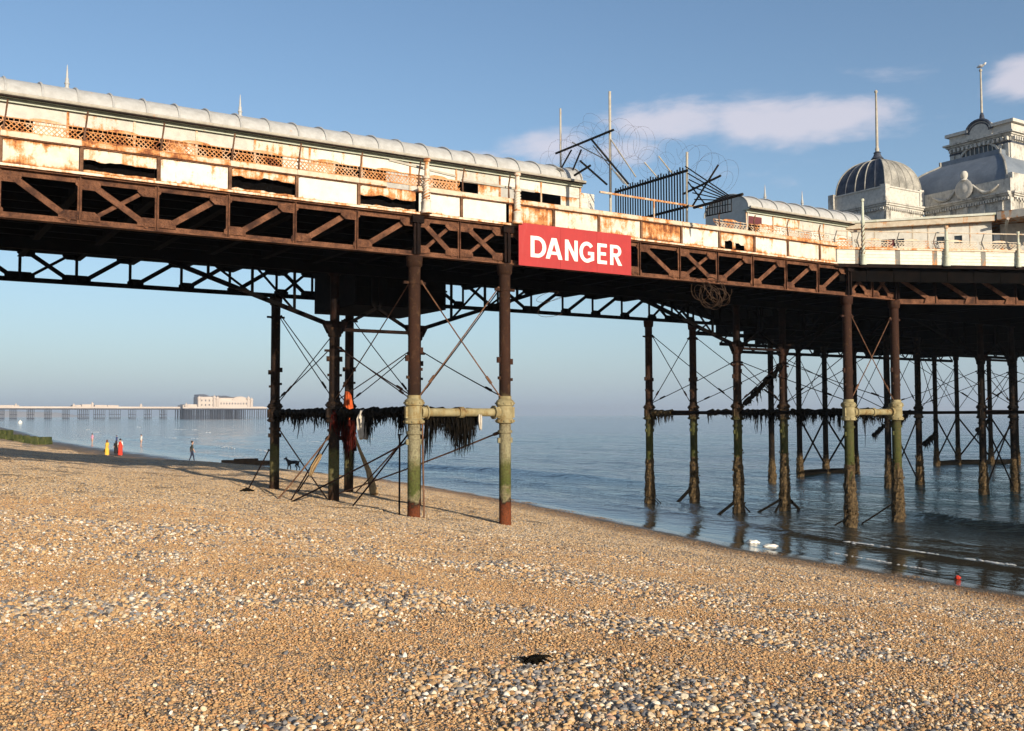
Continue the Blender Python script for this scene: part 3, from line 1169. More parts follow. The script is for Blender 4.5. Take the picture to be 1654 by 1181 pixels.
# prolong the middle columns' heads up to the girder, and posts over the front columns
for p in (PA, PB, PCc, PD, PE, PF):
    mb = MB()
    mb.lathe([(.15, 6.6), (.14, 8.2), (.2, 8.25), (.2, ZB + .2)], (p, QM, 0), 12)
    mb.build('column_head', 'dark_shaded_iron', pier)
    if p < 35:
        mb = MB()
        mb.span((p - .10, Q0 - .17, ZB + .032), (p + .10, Q0 - .125, ZT - .032))
        mb.span((p - .03, Q0 - .23, ZB + .032), (p + .03, Q0 - .17, ZT - .1))
        mb.span((p - .17, Q0 - .24, ZT - .22), (p + .17, Q0 - .132, ZT - .035))
        mb.build('column_post', 'dark_shaded_iron', pier)


def rod(parent, a, b_, r=.016, material='rod_iron', buckle=True):
    mb = MB()
    a, b_ = Vector(a), Vector(b_)
    sag = (b_ - a).length * .006
    pts = [a.lerp(b_, t) - Vector((0, 0, sag * 4 * t * (1 - t))) for t in (0, .25, .5, .75, 1)]
    mb.tube(pts, r, 6)
    if buckle:
        t = .85
        mb.tube([a.lerp(b_, t - .03), a.lerp(b_, t + .03)], r * 2.2, 6)
    mb.tube([a.lerp(b_, 0), a.lerp(b_, .02)], r * 2, 6)
    return mb.build('tie_rod', material, parent)


def girt(parent, a, b_, material, r=.115, flanges=True):
    mb = MB()
    a, b_ = Vector(a), Vector(b_)
    if flanges:
        L = (b_ - a).length
        ts = [0, .06, .0601, .075, .0751, .47, .4701, .53, .5301, .925, .9251, .94, .9401, 1]
        rr = [r * 1.35, r * 1.35, r * 1.7, r * 1.7, r, r, r * 1.35, r * 1.35, r, r, r * 1.7, r * 1.7, r * 1.35, r * 1.35]
        mb.tube([a.lerp(b_, t) for t in ts], rr, 10)
    else:
        mb.tube([a, b_], r, 8)
    return mb.build('girt', material, parent, True)


ZG = 3.97
for pa, pb, dm in ((PA, PB, 'rod_iron'), (PCc, PD, 'rod_iron'), (PE, PF, 'black_shaded_iron')):
    far = pa > 40
    for k in range(3):
        q = Q0 + k * DQ
        girt(pier, (pa + .2, q, ZG), (pb - .2, q, ZG), 'lichen_cream' if k == 0 and not far else 'dark_shaded_iron', flanges=(k == 0))
        m_ = dm if k == 0 else 'dark_shaded_iron'
        zt = 7.45 if k != 1 else 6.0
        rod(pier, (pa + .17, q - .03, zt), (pb - .17, q - .03, 4.4), .018, m_)
        rod(pier, (pb - .17, q + .03, zt), (pa + .17, q + .03, 4.4), .018, m_)
        if far:
            rod(pier, (pa + .17, q - .03, 3.5), (pb - .17, q - .03, .2), .04, 'black_shaded_iron', False)
            rod(pier, (pb - .17, q + .03, 3.5), (pa + .17, q + .03, .2), .04, 'black_shaded_iron', False)
    for p in (pa, pb):
        for k in range(2):
            qa, qb = Q0 + k * DQ, Q0 + (k + 1) * DQ
            girt(pier, (p, qa + .2, ZG), (p, qb - .2, ZG), 'dark_shaded_iron', .07, False)
            za, zb_ = (7.45, 6.0) if k == 0 else (6.0, 7.45)
            m_ = 'dark_shaded_iron' if not (p == PA and k == 0) else 'rod_iron'
            rod(pier, (p - .03, qa + .17, za), (p - .03, qb - .17, 4.4), .017, m_)
            rod(pier, (p + .03, qb - .17, zb_), (p + .03, qa + .17, 4.4), .017, m_)
# lower raking rods on the beach bents
for a, b_, m_ in (((PA - .03, Q0 + .2, 3.45), (PA - .4, QM - 2.2, None), 'dark_shaded_iron'), ((PA + .1, QM + .1, 3.4), (PA + .2, QR - 1.6, None), 'dark_shaded_iron'),
                  ((PA - .15, QM + .2, 3.2), (PA - 2.0, QM - 1.6, None), 'dark_shaded_iron'), ((PA - .12, QM, 3.3), (PA - 2.3, QM - 1.3, None), 'rod_iron'),
                  ((PA + .1, QR, 3.5), (PA + .1, QM + .5, None), 'rod_iron'), ((PB - .1, Q0 + .2, 3.4), (PA + 1.0, QR - 2.4, None), 'rod_iron'),
                  ((PA - .1, Q0 + .15, 3.2), (PA - 2.2, QM - 1.9, None), 'dark_shaded_iron'), ((PA - .2, QR, 2.7), (PA - 1.1, QR - .4, None), 'dark_shaded_iron'),
                  ((PA + .22, Q0 - .05, 3.7), (PA + .27, Q0 - .06, None), 'rod_iron'), ((PA - .12, Q0 + .6, 3.4), (PA - .1, Q0 + .65, None), 'dark_shaded_iron'),
                  ((PB - .2, QM + .1, 3.3), (PB - .1, QR - .6, None), 'rod_iron')):
    z = ground(b_[0], b_[1]) - .1
    rod(pier, a, (b_[0], b_[1], z), .024, m_, False)
# short raking stays at the feet of the columns standing in the sea
for p, k, dp_, dq_, z_, r_ in ((PCc, 2, .75, .1, .45, .022), (PCc, 2, .35, -.2, .4, .022), (PD, 2, -.95, .1, .70, .075), (PCc, 1, -1.0, .2, .55, .06), (PCc, 1, .7, .0, .5, .03),
                              (PD, 1, -1.25, .3, .5, .05), (PD, 1, -.7, -.1, .6, .05), (PD, 1, .7, -.2, .6, .06), (PCc, 0, -.8, .3, .3, .03), (PD, 0, -1.3, .6, .75, .03)):
    q = Q0 + k * DQ
    rod(pier, (p, q, z_), (p + dp_, q + dq_, -.1), r_, 'weed', False)
# small diaphragm box hung under the deck
mb = MB()
mb.span((13.06, 30.0, 7.50), (16.4, 33.6, 8.84))
for zz in (7.55, 8.1, 8.7):
    mb.span((13.02, 29.96, zz), (16.44, 29.99, zz + .06))
for pp in (13.1, 14.2, 15.3, 16.34):
    mb.span((pp - .03, 29.93, 7.5), (pp + .03, 29.955, 8.84))
mb.build('hanging_chamber', 'black_shaded_iron', pier)

# ------------------------------------------------------------------ parapet along the near edge
QF = Q0 - .16
rnd = random.Random(3)
para = thing('pier_parapet', (PA, QF, ZT), 'long cream painted iron parapet with rust streaks and missing panels along the pier edge', 'parapet')


def jag(a, b_, zc, amp, seed, k=14):
    out = []
    for i in range(k + 1):
        t = i / k
        out.append((lerp(a, b_, t), zc + amp * mnoise.noise((t * 6, seed, 0)) + amp * .5 * mnoise.noise((t * 19, seed, 3))))
    return out


def fascia(p0, p1, seed, style, parent, q):
    """one cast panel between two posts; 'hole' panels are rusted through along the foot"""
    a, b_, z0, z1 = p0 + .05, p1 - .05, ZT + .07, 9.79
    if style in ('ok', 'clean', 'rusty'):
        mb = MB()
        mb.span((a, q, z0), (b_, q + .015, z1))
        return mb.build('fascia_panel', {'ok': 'cream_paint', 'clean': 'cream_clean', 'rusty': 'cream_rusty'}[style], parent)
    mb = MB()
    up = jag(a, b_, z0 + (.27 if style == 'hole' else .33), .09, seed)
    for (x0, y0), (x1, y1) in zip(up, up[1:]):
        mb.prism([(x0, q, y0), (x1, q, y1), (x1, q, z1), (x0, q, z1)], (0, .012, 0))
    ob = mb.build('fascia_panel', 'cream_rusty', parent)
    mb = MB()
    lo = jag(a, b_, z0 + .05, .05, seed + 9)
    for (x0, y0), (x1, y1) in zip(lo, lo[1:]):
        mb.prism([(x0, q, z0), (x1, q, z0), (x1, q, max(y1, z0 + .01)), (x0, q, max(y0, z0 + .01))], (0, .012, 0))
    mb.build('fascia_remnant', 'cream_rusty', parent)
    return ob


FP = POSTS[:POSTS.index(27.5) + 1] + [28.38]
styles = {2.06: 'rusty', 3.65: 'hole', 5.29: 'clean', 6.92: 'hole2', 8.57: 'clean', 10.21: 'hole', PA: 'clean', 13.21: 'clean', PB: 'rusty', 16.25: 'ok', 17.87: 'ok', 19.49: 'rusty',
          21.11: 'clean', 22.73: 'hole3', 24.32: 'clean', 25.9: 'ok', 27.5: 'rusty'}
for p0, p1 in zip(FP, FP[1:]):
    st = styles.get(p0, 'ok')
    if st == 'hole3':
        mb = MB()                                    # plate with two ragged holes low down
        a, b_, z0, z1 = p0 + .05, p1 - .05, ZT + .07, 9.79
        up = jag(a, b_, z0 + .05, .16, 5.5, 22)
        for i, ((x0, y0), (x1, y1)) in enumerate(zip(up, up[1:])):
            t = i / 22
            e = .24 if .12 < t < .34 else (.2 if .45 < t < .72 else 0)
            mb.prism([(x0, QF, max(z0, y0 - .05 + e)), (x1, QF, max(z0, y1 - .05 + e)), (x1, QF, z1), (x0, QF, z1)], (0, .012, 0))
        mb.build('fascia_panel', 'cream_rusty', para)
    else:
        fascia(p0, p1, p0 * 3.3, st, para, QF)
mb = MB()
mb.span((FP[0], QF - .03, ZT + .005), (FP[-1], QF + .04, ZT + .068))
mb.build('bottom_rail', 'cream_rusty', para)
for i, (p0, p1) in enumerate(zip(FP, FP[1:])):           # seat plank / capping, one length per bay
    mb = MB()
    if p0 == 10.21:
        p1 -= .9
    mb.span((p0 + .004, QF - .07, 9.795), (p1 - .004, QF + .32, 9.86))
    mb.span((p0 + .004, QF - .04, 9.862), (p1 - .004, QF + .0, 9.93))
    mb.build('capping_rail', 'rail_paint', para)
    mb = MB()
    mb.span((p0 + .004, QF - .045, 9.768), (p1 - .004, QF - .018, 9.793))
    mb.build('rail_edge', 'rusty_iron', para)
mb = MB()
mb.span((FP[0], QF + .22, ZT + .07), (FP[-1], QF + .25, 9.79))
mb.build('shade_backing', 'black_shaded_iron', para)  # added black sheet standing in for shade behind the rusted holes
for p in FP[:-1]:
    mb = MB()
    if p not in (PA, PB):
        mb.span((p - .038, QF - .035, ZT + .07), (p + .038, QF + .02, 9.793))
    ztop = 10.62 if p < 15 else (10.5 if p > 22 else 9.9)
    if p < 15.0 or p > 22:
        mb.tube([(p + .06, QF - .02, 9.75), (p + .055, QF + .02, 10.0), (p + .10, QF + .1, 10.3), (p + .13, QF + .06, ztop)], [.026, .026, .02, .022], 6)
    if mb.v:
        mb.build('stanchion', 'rod_iron', para)


def lattice(parent, p0, p1, q, z0, z1, material, lean=.10, cell=.105, frame=None, name='seat_lattice'):
    """cast seat back: diamond mesh below, a row of rings and a crest on top"""
    F = frame or (lambda p, dq, z: (p, q + dq, z))
    mb = MB()
    L = p1 - p0
    k = max(4, round(L / cell))
    zm = lerp(z0, z1, .72)
    w_ = .011

    def P_(p, z):
        return Vector(F(p, lean * (z - z0) / (z1 - z0), z))
    for i in range(k + 1):
        p = lerp(p0, p1, i / k)
        st = L / k
        for s_ in (1, -1):
            pe = p + s_ * st * 2
            a, b_ = P_(p, z0), P_(max(p0, min(p1, pe)), lerp(z0, zm, min(1, abs((max(p0, min(p1, pe)) - p) / (st * 2))) if abs(pe - p) > 0 else 1))
            if (a - b_).length > .02:
                mb.bar(a, b_, w_, .02)
        mb.bar(P_(p, zm), P_(p, z1), .012, .014, (1, 0, 0))
    for z, h in ((z0, .03), (zm, .02), (z1, .022)):
        mb.bar(P_(p0, z), P_(p1, z), .03, h)
    c = lerp(p0, p1, .52)
    wv_ = min(.34, L * .22)
    for i in range(9):                                   # little arched crest in the middle
        t0, t1 = math.pi * i / 9, math.pi * (i + 1) / 9
        a, b_ = P_(c - wv_ * math.cos(t0), z1 + .075 * math.sin(t0)), P_(c - wv_ * math.cos(t1), z1 + .075 * math.sin(t1))
        a2, b2 = P_(c - wv_ * math.cos(t0), z1), P_(c - wv_ * math.cos(t1), z1)
        mb.add([a, b_, b2, a2], [(0, 1, 2, 3)])
    return mb.build(name, material, parent)


for p0, p1 in zip(FP, FP[1:]):
    if p0 < 13.0 and p0 > 0:
        lattice(para, p0 + .06, p1 + .05, QF + .12, 9.97, 10.28, 'lattice_rust')
    if p0 > 22.5:
        lattice(para, p0 + .05, p1 - .05, QF + .2, 9.92, 10.24, 'rail_paint', cell=.13)
lattice(para, PA + .35, 13.2, QF + .12, 9.97, 10.26, 'lattice_rust')
mb = MB()
mb.tube([(18.0, QF + .1, 10.52), (22.1, QF + .1, 10.50)], .035, 6)
mb.tube([(20.1, QF + .1, 9.9), (20.1, QF + .1, 10.5)], .025, 6)
mb.build('hand_rail', 'rail_paint', para)
mb = MB()
mb.bar((11.2, QF + .3, 10.60), (13.2, QF + .3, 10.42), .05, .06)
mb.build('fallen_rail', 'pole_grey', para)
mb = MB()
mb.bar((13.4, QF + .3, 10.34), (15.8, QF + .3, 10.30), .05, .06)
mb.build('fallen_rail', 'pole_grey', para)


def lamp_standard(org, label, h=1.5, material='cream_paint', group='old lamp posts on the pier edge', twist=False, r=.085):
    t = thing('lamp_post', org, label, 'lamp post', group)
    x, y, z = org
    mb = MB()
    mb.lathe([(r * 1.7, z), (r * 1.7, z + .08), (r * 1.3, z + .12), (r * 1.25, z + .3), (r * 1.45, z + .33), (r, z + .38)], (x, y, 0), 12)
    mb.build('base', material, t, True)
    mb = MB()
    mb.lathe([(r, z + .38), (r * .92, z + h * .62), (r * 1.25, z + h * .63), (r * 1.25, z + h * .67), (r * .85, z + h * .68), (r * .72, z + h - .1), (r * 1.1, z + h - .08), (r * 1.1, z + h)], (x, y, 0), 12)
    mb.build('shaft', material, t, True)
    mb = MB()
    for s_ in range(3):
        pts = []
        for i in range(25):
            a = i * .55 + s_ * 2.094
            zz = z + .38 + (h * .6 - .38) * i / 24
            pts.append((x + r * 1.02 * math.cos(a), y + r * 1.02 * math.sin(a), zz))
        mb.tube(pts, r * .22, 5)
    mb.build('spiral_moulding', material if not twist else 'rusty_iron', t, True)
    return t


lamp_standard((12.09, QF - .14, 9.20), 'cream cast iron lamp stump on the parapet, farther left of the pair by the sign', 1.46)
lamp_standard((14.93, QF - .14, 9.20), 'cream cast iron lamp stump directly above the red sign corner', 1.44)
# ------------------------------------------------------------------ long glazed shelter down the middle of the deck
QW = 27.9


def shelter(name, p0, p1, label, openings, ribs, finials, seed, torn=False):
    t = thing(name, (p0, QW, ZT + .07), label, 'shelter')
    zb, ze, zr = ZT + .07, 11.93, 12.70
    qc = 29.0
    k = max(2, round((p1 - p0) / 1.62))
    edges = [lerp(p0, p1, i / k) for i in range(k + 1)]
    rnd = random.Random(seed)
    for a, b_ in zip(edges, edges[1:]):
        mb = MB()
        mb.span((a + .02, QW, 11.46), (b_ - .02, QW + .04, ze - .02))
        mb.build('frieze_panel', rnd.choice(['cream_clean', 'white_wall', 'weathered_wall', 'cream_clean', 'cream_paint', 'weathered_wall']), t)
    # boarding below, in half-bay boards; some gone
    for i in range(k * 2):
        a, b_ = lerp(p0, p1, i / (k * 2)), lerp(p0, p1, (i + 1) / (k * 2))
        c = (a + b_) / 2
        if any(o0 < c < o1 for o0, o1 in openings):
            continue
        mb = MB()
        mb.span((a + .01, QW + .01, zb), (b_ - .01, QW + .035, 11.45))
        mb.build('wall_board', rnd.choice(['white_wall', 'cream_paint', 'weathered_wall', 'grey_wall']), t)
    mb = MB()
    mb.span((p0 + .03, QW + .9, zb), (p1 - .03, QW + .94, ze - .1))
    mb.build('inner_wall', 'interior_shade', t)  # near-black wall: interior shade behind the openings put into its colour
    for p in edges:
        mb = MB()
        mb.span((p - .03, QW - .03, zb), (p + .03, QW - .002, ze))
        mb.build('mullion', 'rail_paint', t)
    mb = MB()
    mb.span((p0 - .05, QW - .22, ze), (p1 + .05, QW + .1, ze + .05))
    mb.span((p0 - .05, QW - .10, ze - .09), (p1 + .05, QW - .04, ze - .002))
    mb.build('eaves_board', 'green_white', t)
    mb = MB()
    mb.span((p0 - .05, QW - .30, ze - .012), (p1 + .05, QW - .235, ze + .022))
    mb.build('gutter_board', 'dark_shaded_iron', t)
    mb = MB()
    mb.tube([(p0 - .05, QW - .27, ze + .085), (p1 + .05, QW - .27, ze + .06)], .05, 8)
    mb.build('gutter', 'pole_grey', t)
    # barrel roof: one curved sheet per rib spacing
    def arc(m_, dr=0.0):
        out = []
        for i in range(m_ + 1):
            a = math.pi * i / m_
            out.append((qc - (1.22 + dr) * math.cos(a), ze + .06 + (zr - ze - .06 + dr) * math.sin(a) ** .9))
        return out
    for pe in ((p0 + .02, p1 - .05) if not torn else (p0 + .02,)):
        mb = MB()
        mb.prism([(pe, y, z) for (y, z) in arc(16, -.03)] + [(pe, qc + 1.18, zb), (pe, QW + .06, zb)], (.03, 0, 0))
        mb.build('end_wall', 'white_wall', t)
    k2 = round((p1 - p0) / .86)
    for i in range(k2):
        a, b_ = lerp(p0, p1, i / k2), lerp(p0, p1, (i + 1) / k2)
        if torn and i >= k2 - 2 and rnd.random() < .5:
            continue
        mb = MB()
        ar = arc(16)
        ai = arc(16, -.02)
        dz = rnd.uniform(-.006, .006)
        vs = [(x, y, z + dz) for x in (a + .005, b_ - .005) for (y, z) in ar] + [(x, y, z + dz) for x in (a + .005, b_ - .005) for (y, z) in ai]
        n1 = 17
        fs = [(j, j + 1, n1 + j + 1, n1 + j) for j in range(16)] + [(2 * n1 + j, 3 * n1 + j, 3 * n1 + j + 1, 2 * n1 + j + 1) for j in range(16)]
        fs += [(j, 2 * n1 + j, 2 * n1 + j + 1, j + 1) for j in range(16)] + [(n1 + j, n1 + j + 1, 3 * n1 + j + 1, 3 * n1 + j) for j in range(16)]
        mb.add(vs, fs)
        mb.build('roof_sheet', 'roof_metal', t, True)
    for i in range(k2 + 1):
        p = lerp(p0, p1, i / k2)
        mb = MB()
        mb.tube([(p, y, z) for (y, z) in arc(16, .025)], .03, 6)
        mb.build('roof_rib', 'roof_metal', t, True)
    for p in finials:
        mb = MB()
        mb.lathe([(.07, zr - .05), (.075, zr + .10), (.05, zr + .12), (.055, zr + .2), (.075, zr + .22), (.05, zr + .26), (.045, zr + .36), (.03, zr + .38), (.028, zr + .5), (.006, zr + .74)], (p, qc, 0), 8)
        mb.build('finial', 'roof_metal', t, True)
    return t


OPEN = [(2.4, 3.0), (4.4, 6.4), (7.7, 9.9), (11.3, 12.1), (12.6, 13.4), (14.5, 16.2), (16.3, 16.75), (18.05, 20.15), (-1, .2)]
shelter('deck_shelter', -2.6, 20.6, 'long white shelter with ribbed barrel roof running along the left of the pier', OPEN, 0, (-.6, 4.15, 8.9), 5, True)
sh2 = shelter('deck_shelter', 28.7, 36.2, 'short barrel roofed white shelter between the broken barrier and the dome', [(28.3, 29.5)], 0, (30.95, 33.2), 9)
mb = MB()
mb.span((28.75, QW - .02, 11.42), (29.55, QW - .004, 11.72))
mb.build('maroon_board', 'maroon_board', sh2)
mb = MB()
mb.span((20.62, QW + .1, ZT + .07), (21.3, QW + .2, 11.7))
solo(mb, 'wall_stub', 'white_wall', (20.9, QW + .15, ZT + .07), 'pale end wall stub of the long shelter beside the slatted barrier', 'wall')

# ------------------------------------------------------------------ DANGER sign
QS = Q0 - .36
sign = thing('danger_sign', (16.9, QS, 8.05), 'large red sign board with white capitals DANGER hung on the girder', 'sign')
for a, b_ in ((14.93, 16.34), (16.345, 17.65), (17.655, 18.93)):
    mb = MB()
    mb.span((a, QS, 8.05), (b_, QS + .03, 9.25))
    mb.build('board', 'sign_red', sign)
for p in (15.2, 16.3, 17.6, 18.7):
    mb = MB()
    mb.span((p - .03, QS + .032, 8.02), (p + .03, Q0 - .14, 8.07))
    mb.span((p - .03, QS + .032, 9.10), (p + .03, Q0 - .14, 9.15))
    mb.build('bracket', 'dark_shaded_iron', sign)


def letter(ch):
    w_ = .195
    mb = MB()
    E_ = (0, 0, .05)

    def poly(pts):
        mb.prism([(x, y, 0) for x, y in pts], E_)

    def arcp(cx, cy, rx, ry, a0, a1, k=14):
        return [(cx + rx * math.cos(lerp(a0, a1, i / k)), cy + ry * math.sin(lerp(a0, a1, i / k)), 0) for i in range(k + 1)]
    H = math.pi / 2
    if ch == 'D':
        mb.strip([(0, 0, 0)] + arcp(.36, .5, .44, .5, -H, H) + [(0, 1, 0)], [(w_, w_ * .9, 0)] + arcp(.36, .5, .44 - w_, .5 - w_ * .9, -H, H) + [(w_, 1 - w_ * .9, 0)], E_)
    elif ch == 'A':
        poly([(0, 0), (.21, 0), (.44, .74), (.44, 1), (.31, 1)])
        poly([(.88, 0), (.57, 1), (.44, 1), (.44, .74), (.67, 0)])
        poly([(.275, .21), (.605, .21), (.56, .355), (.32, .355)])
    elif ch == 'N':
        poly([(0, 0), (w_, 0), (w_, 1), (0, 1)])
        poly([(.56, 0), (.56 + w_, 0), (.56 + w_, 1), (.56, 1)])
        poly([(w_, 1), (w_, .62), (.56, 0), (.56, .38)])
    elif ch == 'G':
        a0, a1 = R(38), R(300)
        o_, i_ = arcp(.44, .5, .44, .51, a0, a1, 20), arcp(.44, .5, .245, .33, a0, a1, 20)
        mb.strip(o_, i_, E_, False)
        poly([o_[-1][:2], (.86, .13), (.86, .53), (.50, .53), (.50, .37), (.665, .37), (.665, .25), i_[-1][:2]])
    elif ch == 'E':
        poly([(0, 0), (w_, 0), (w_, 1), (0, 1)])
        for y0, y1, x1 in ((0, .17, .62), (.42, .58, .56), (.83, 1, .62)):
            poly([(w_, y0), (x1, y0), (x1, y1), (w_, y1)])
    elif ch == 'R':
        poly([(0, 0), (w_, 0), (w_, 1), (0, 1)])
        mb.strip([(w_, .42, 0)] + arcp(.38, .71, .30, .29, -H, H) + [(w_, 1, 0)], [(w_, .58, 0)] + arcp(.38, .71, .30 - w_ * .95, .13, -H, H) + [(w_, .84, 0)], E_, False)
        poly([(.26, .42), (.46, .435), (.73, 0), (.49, 0)])
    return mb


for ch, a, b_ in (('D', 15.32, 15.85), ('A', 15.83, 16.41), ('N', 16.50, 16.95), ('G', 17.01, 17.54), ('E', 17.66, 18.01), ('R', 18.13, 18.58)):
    mb = letter(ch)
    xs = [v_.x for v_ in mb.v]
    sc = (b_ - a) / max(xs)
    for v_ in mb.v:
        x, y, z = v_
        v_.x, v_.y, v_.z = a + x * sc, QS - .002 - z * .12, 8.31 + y * .60
    o = mb.build('letter', 'sign_white', sign)
    o['label'] = 'white capital letter ' + ch

# ------------------------------------------------------------------ scaffold barrier on the deck
bar_ = thing('slatted_barrier', (21.4, 25, ZT + .07), 'dark slatted security fence with a fan of spikes jutting over the pier edge', 'barrier')
X_ = 21.4
for i in range(27):
    q = lerp(23.5, 26.9, i / 26)
    mb = MB()
    mb.span((X_ - .012, q - .022, 9.3), (X_ + .012, q + .022, 11.72 + .04 * math.sin(i * 1.7)))
    mb.build('slat', 'scaffold_black', bar_)
for z in (9.6, 10.45, 11.6):
    mb = MB()
    mb.span((X_ + .014, 23.3, z - .04), (X_ + .05, 27.0, z + .04))
    mb.build('cross_rail', 'scaffold_black', bar_)
mb = MB()
mb.tube([(X_ + .06, 23.42, 9.2), (X_ + .06, 23.36, 12.2)], .04, 8)
mb.build('post', 'pole_grey', bar_)
for k in range(6):
    mb = MB()
    o_ = k * .21
    mb.bar((X_ + .05 * k, 23.38 - o_ * .12, 11.74 - o_), (X_ + .05 * k, 21.47 + o_ * .55, 10.44), .02, .035)
    mb.build('fan_bar', 'scaffold_black', bar_)
for a, b_, r_ in (((23.1, 10.38), (21.0, 10.41), .045), ((23.6, 10.9), (21.9, 11.15), .035), ((23.15, 10.45), (22.0, 11.5), .03), ((22.57, 10.02), (21.47, 9.98), .02), ((23.4, 11.3), (22.6, 10.4), .022),
                  ((22.57, 10.4), (22.57, 10.02), .015), ((21.47, 10.4), (21.47, 9.98), .015), ((22.57, 10.26), (21.47, 10.2), .014)):
    mb = MB()
    mb.tube([(X_ + .08, a[0], a[1]), (X_ + .08, b_[0], b_[1])], r_, 6)
    mb.build('scaffold_tube', 'scaffold_black', bar_)
for i in range(1, 10):
    q = lerp(22.57, 21.47, i / 10)
    mb = MB()
    mb.span((X_ + .03, q - .012, 10.0), (X_ + .05, q + .012, 10.40))
    mb.build('slat', 'scaffold_black', bar_)
for q, l_ in ((26.2, .5), (24.7, .55), (24.0, .7)):
    mb = MB()
    mb.tube([(X_ - .35, q + .25, 12.0 + l_ * .3), (X_ + .05, q, 11.6)], .022, 6)
    mb.build('spike', 'pole_grey', bar_)

frm = thing('scaffold_frame', (20, 27, 11.0), 'tilted black scaffold pole frame with two tall pale uprights over the broken roof', 'scaffold')
for a, b_, r_, m_ in (((28.3, 12.3), (28.3, 14.67), .035, 'pole_grey'), ((25.5, 9.3), (25.5, 14.5), .045, 'pole_grey'), ((28.5, 13.11), (25.24, 13.15), .04, 'scaffold_black'),
                      ((26.44, 13.13), (24.5, 11.23), .035, 'scaffold_black'), ((27.57, 13.02), (28.24, 12.46), .03, 'scaffold_black'), ((27.07, 12.53), (25.61, 11.43), .035, 'scaffold_black'),
                      ((27.0, 12.9), (27.5, 12.3), .03, 'scaffold_black'), ((25.46, 12.9), (24.2, 11.4), .022, 'pole_grey'), ((27.6, 13.3), (25.4, 12.1), .02, 'pole_grey'),
                      ((26.4, 12.9), (24.8, 11.3), .018, 'pole_grey'), ((27.4, 12.1), (26.5, 12.25), .04, 'scaffold_black')):
    mb = MB()
    o_ = .06 if m_ == 'pole_grey' else 0
    mb.tube([(20 + o_, a[0], a[1]), (20 + o_, b_[0], b_[1])], r_, 7)
    mb.build('scaffold_tube', m_, frm)
rnd = random.Random(31)
for i in range(7):                                       # torn roof scraps
    mb = MB()
    p, q, z = rnd.uniform(19.6, 21.2), rnd.uniform(27.8, 28.8), rnd.uniform(11.8, 12.4)
    a = [Vector((rnd.uniform(-.3, .3), rnd.uniform(-.25, .25), rnd.uniform(-.15, .2))) for _ in range(4)]
    mb.prism([Vector((p, q, z)) + v_ for v_ in a], (0, .01, .012))
    mb.build('torn_sheet', rnd.choice(['grey_wall', 'scaffold_black', 'roof_metal']), frm)


def wire_coil(org, label, segs, seed, r=.0055, material='wire_rust'):
    rnd = random.Random(seed)
    mb = MB()
    for (a, b_, rad_, turns) in segs:
        a, b_ = Vector(a), Vector(b_)
        d = (b_ - a).normalized()
        x = d.cross(Vector((0, 0, 1))).normalized()
        y = x.cross(d)
        pts = []
        k = int(turns * 14)
        for i in range(k + 1):
            t = i / k
            an = t * turns * 2 * math.pi
            rr = rad_ * (1 + .75 * mnoise.noise((t * turns * 1.1, seed, 0)))
            pts.append(a.lerp(b_, t + .12 * mnoise.noise((t * turns * .9, seed, 8))) + (x * math.cos(an) + y * math.sin(an)) * rr + Vector((0, 0, .3 * mnoise.noise((t * turns * .7, seed, 5)))))
        mb.tube(pts, r, 4)
    return solo(mb, 'barbed_wire', material, org, label, 'barbed wire', 'coils of wire on the pier')


wire_coil((20.2, 27, 12), 'tangled rusty wire coils around the tilted scaffold frame', [((20.1, 28.9, 12.7), (20.1, 26.0, 13.5), .5, 9), ((20.3, 28.5, 12.6), (20.4, 25.4, 12.4), .5, 9), ((20.6, 26.6, 13.2), (20.9, 24.6, 12.7), .55, 6)], 1, .003)
wire_coil((21.5, 23.4, 11), 'loose wire coils crowning the slatted fence and its spiked fan', [((21.4, 26.4, 12.1), (21.4, 23.4, 12.3), .42, 8), ((21.5, 23.3, 12.0), (21.6, 21.6, 10.9), .45, 7)], 2, .003)
wire_coil((22.2, 23.2, 7.6), 'ball of rusty wire hanging below the girder right of the sign', [((21.6, 23.2, 7.75), (22.9, 23.3, 7.7), .38, 4), ((21.9, 23.2, 7.5), (22.6, 23.2, 7.9), .42, 4), ((22.3, 23.1, 7.45), (22.9, 23.3, 7.9), .3, 3)], 4, .012)
wire_coil((17.2, 23.3, 7), 'thin loop of stray wire dangling under the sign', [((16.0, 23.3, 7.3), (16.2, 23.35, 6.9), .38, 2)], 6, .006)

# ------------------------------------------------------------------ splayed pier head on the right
S0 = Vector((28.42, Q0 - .03, 0))
SD = Vector((6.49, -3.12, 0)).normalized()               # direction of the splayed edge
SN = Vector((SD.y, -SD.x, 0))                            # outward normal (towards us)
if SN.y > 0:
    SN = -SN


def SP(s, out, z):
    v_ = S0 + SD * s + SN * out
    return Vector((v_.x, v_.y, z))


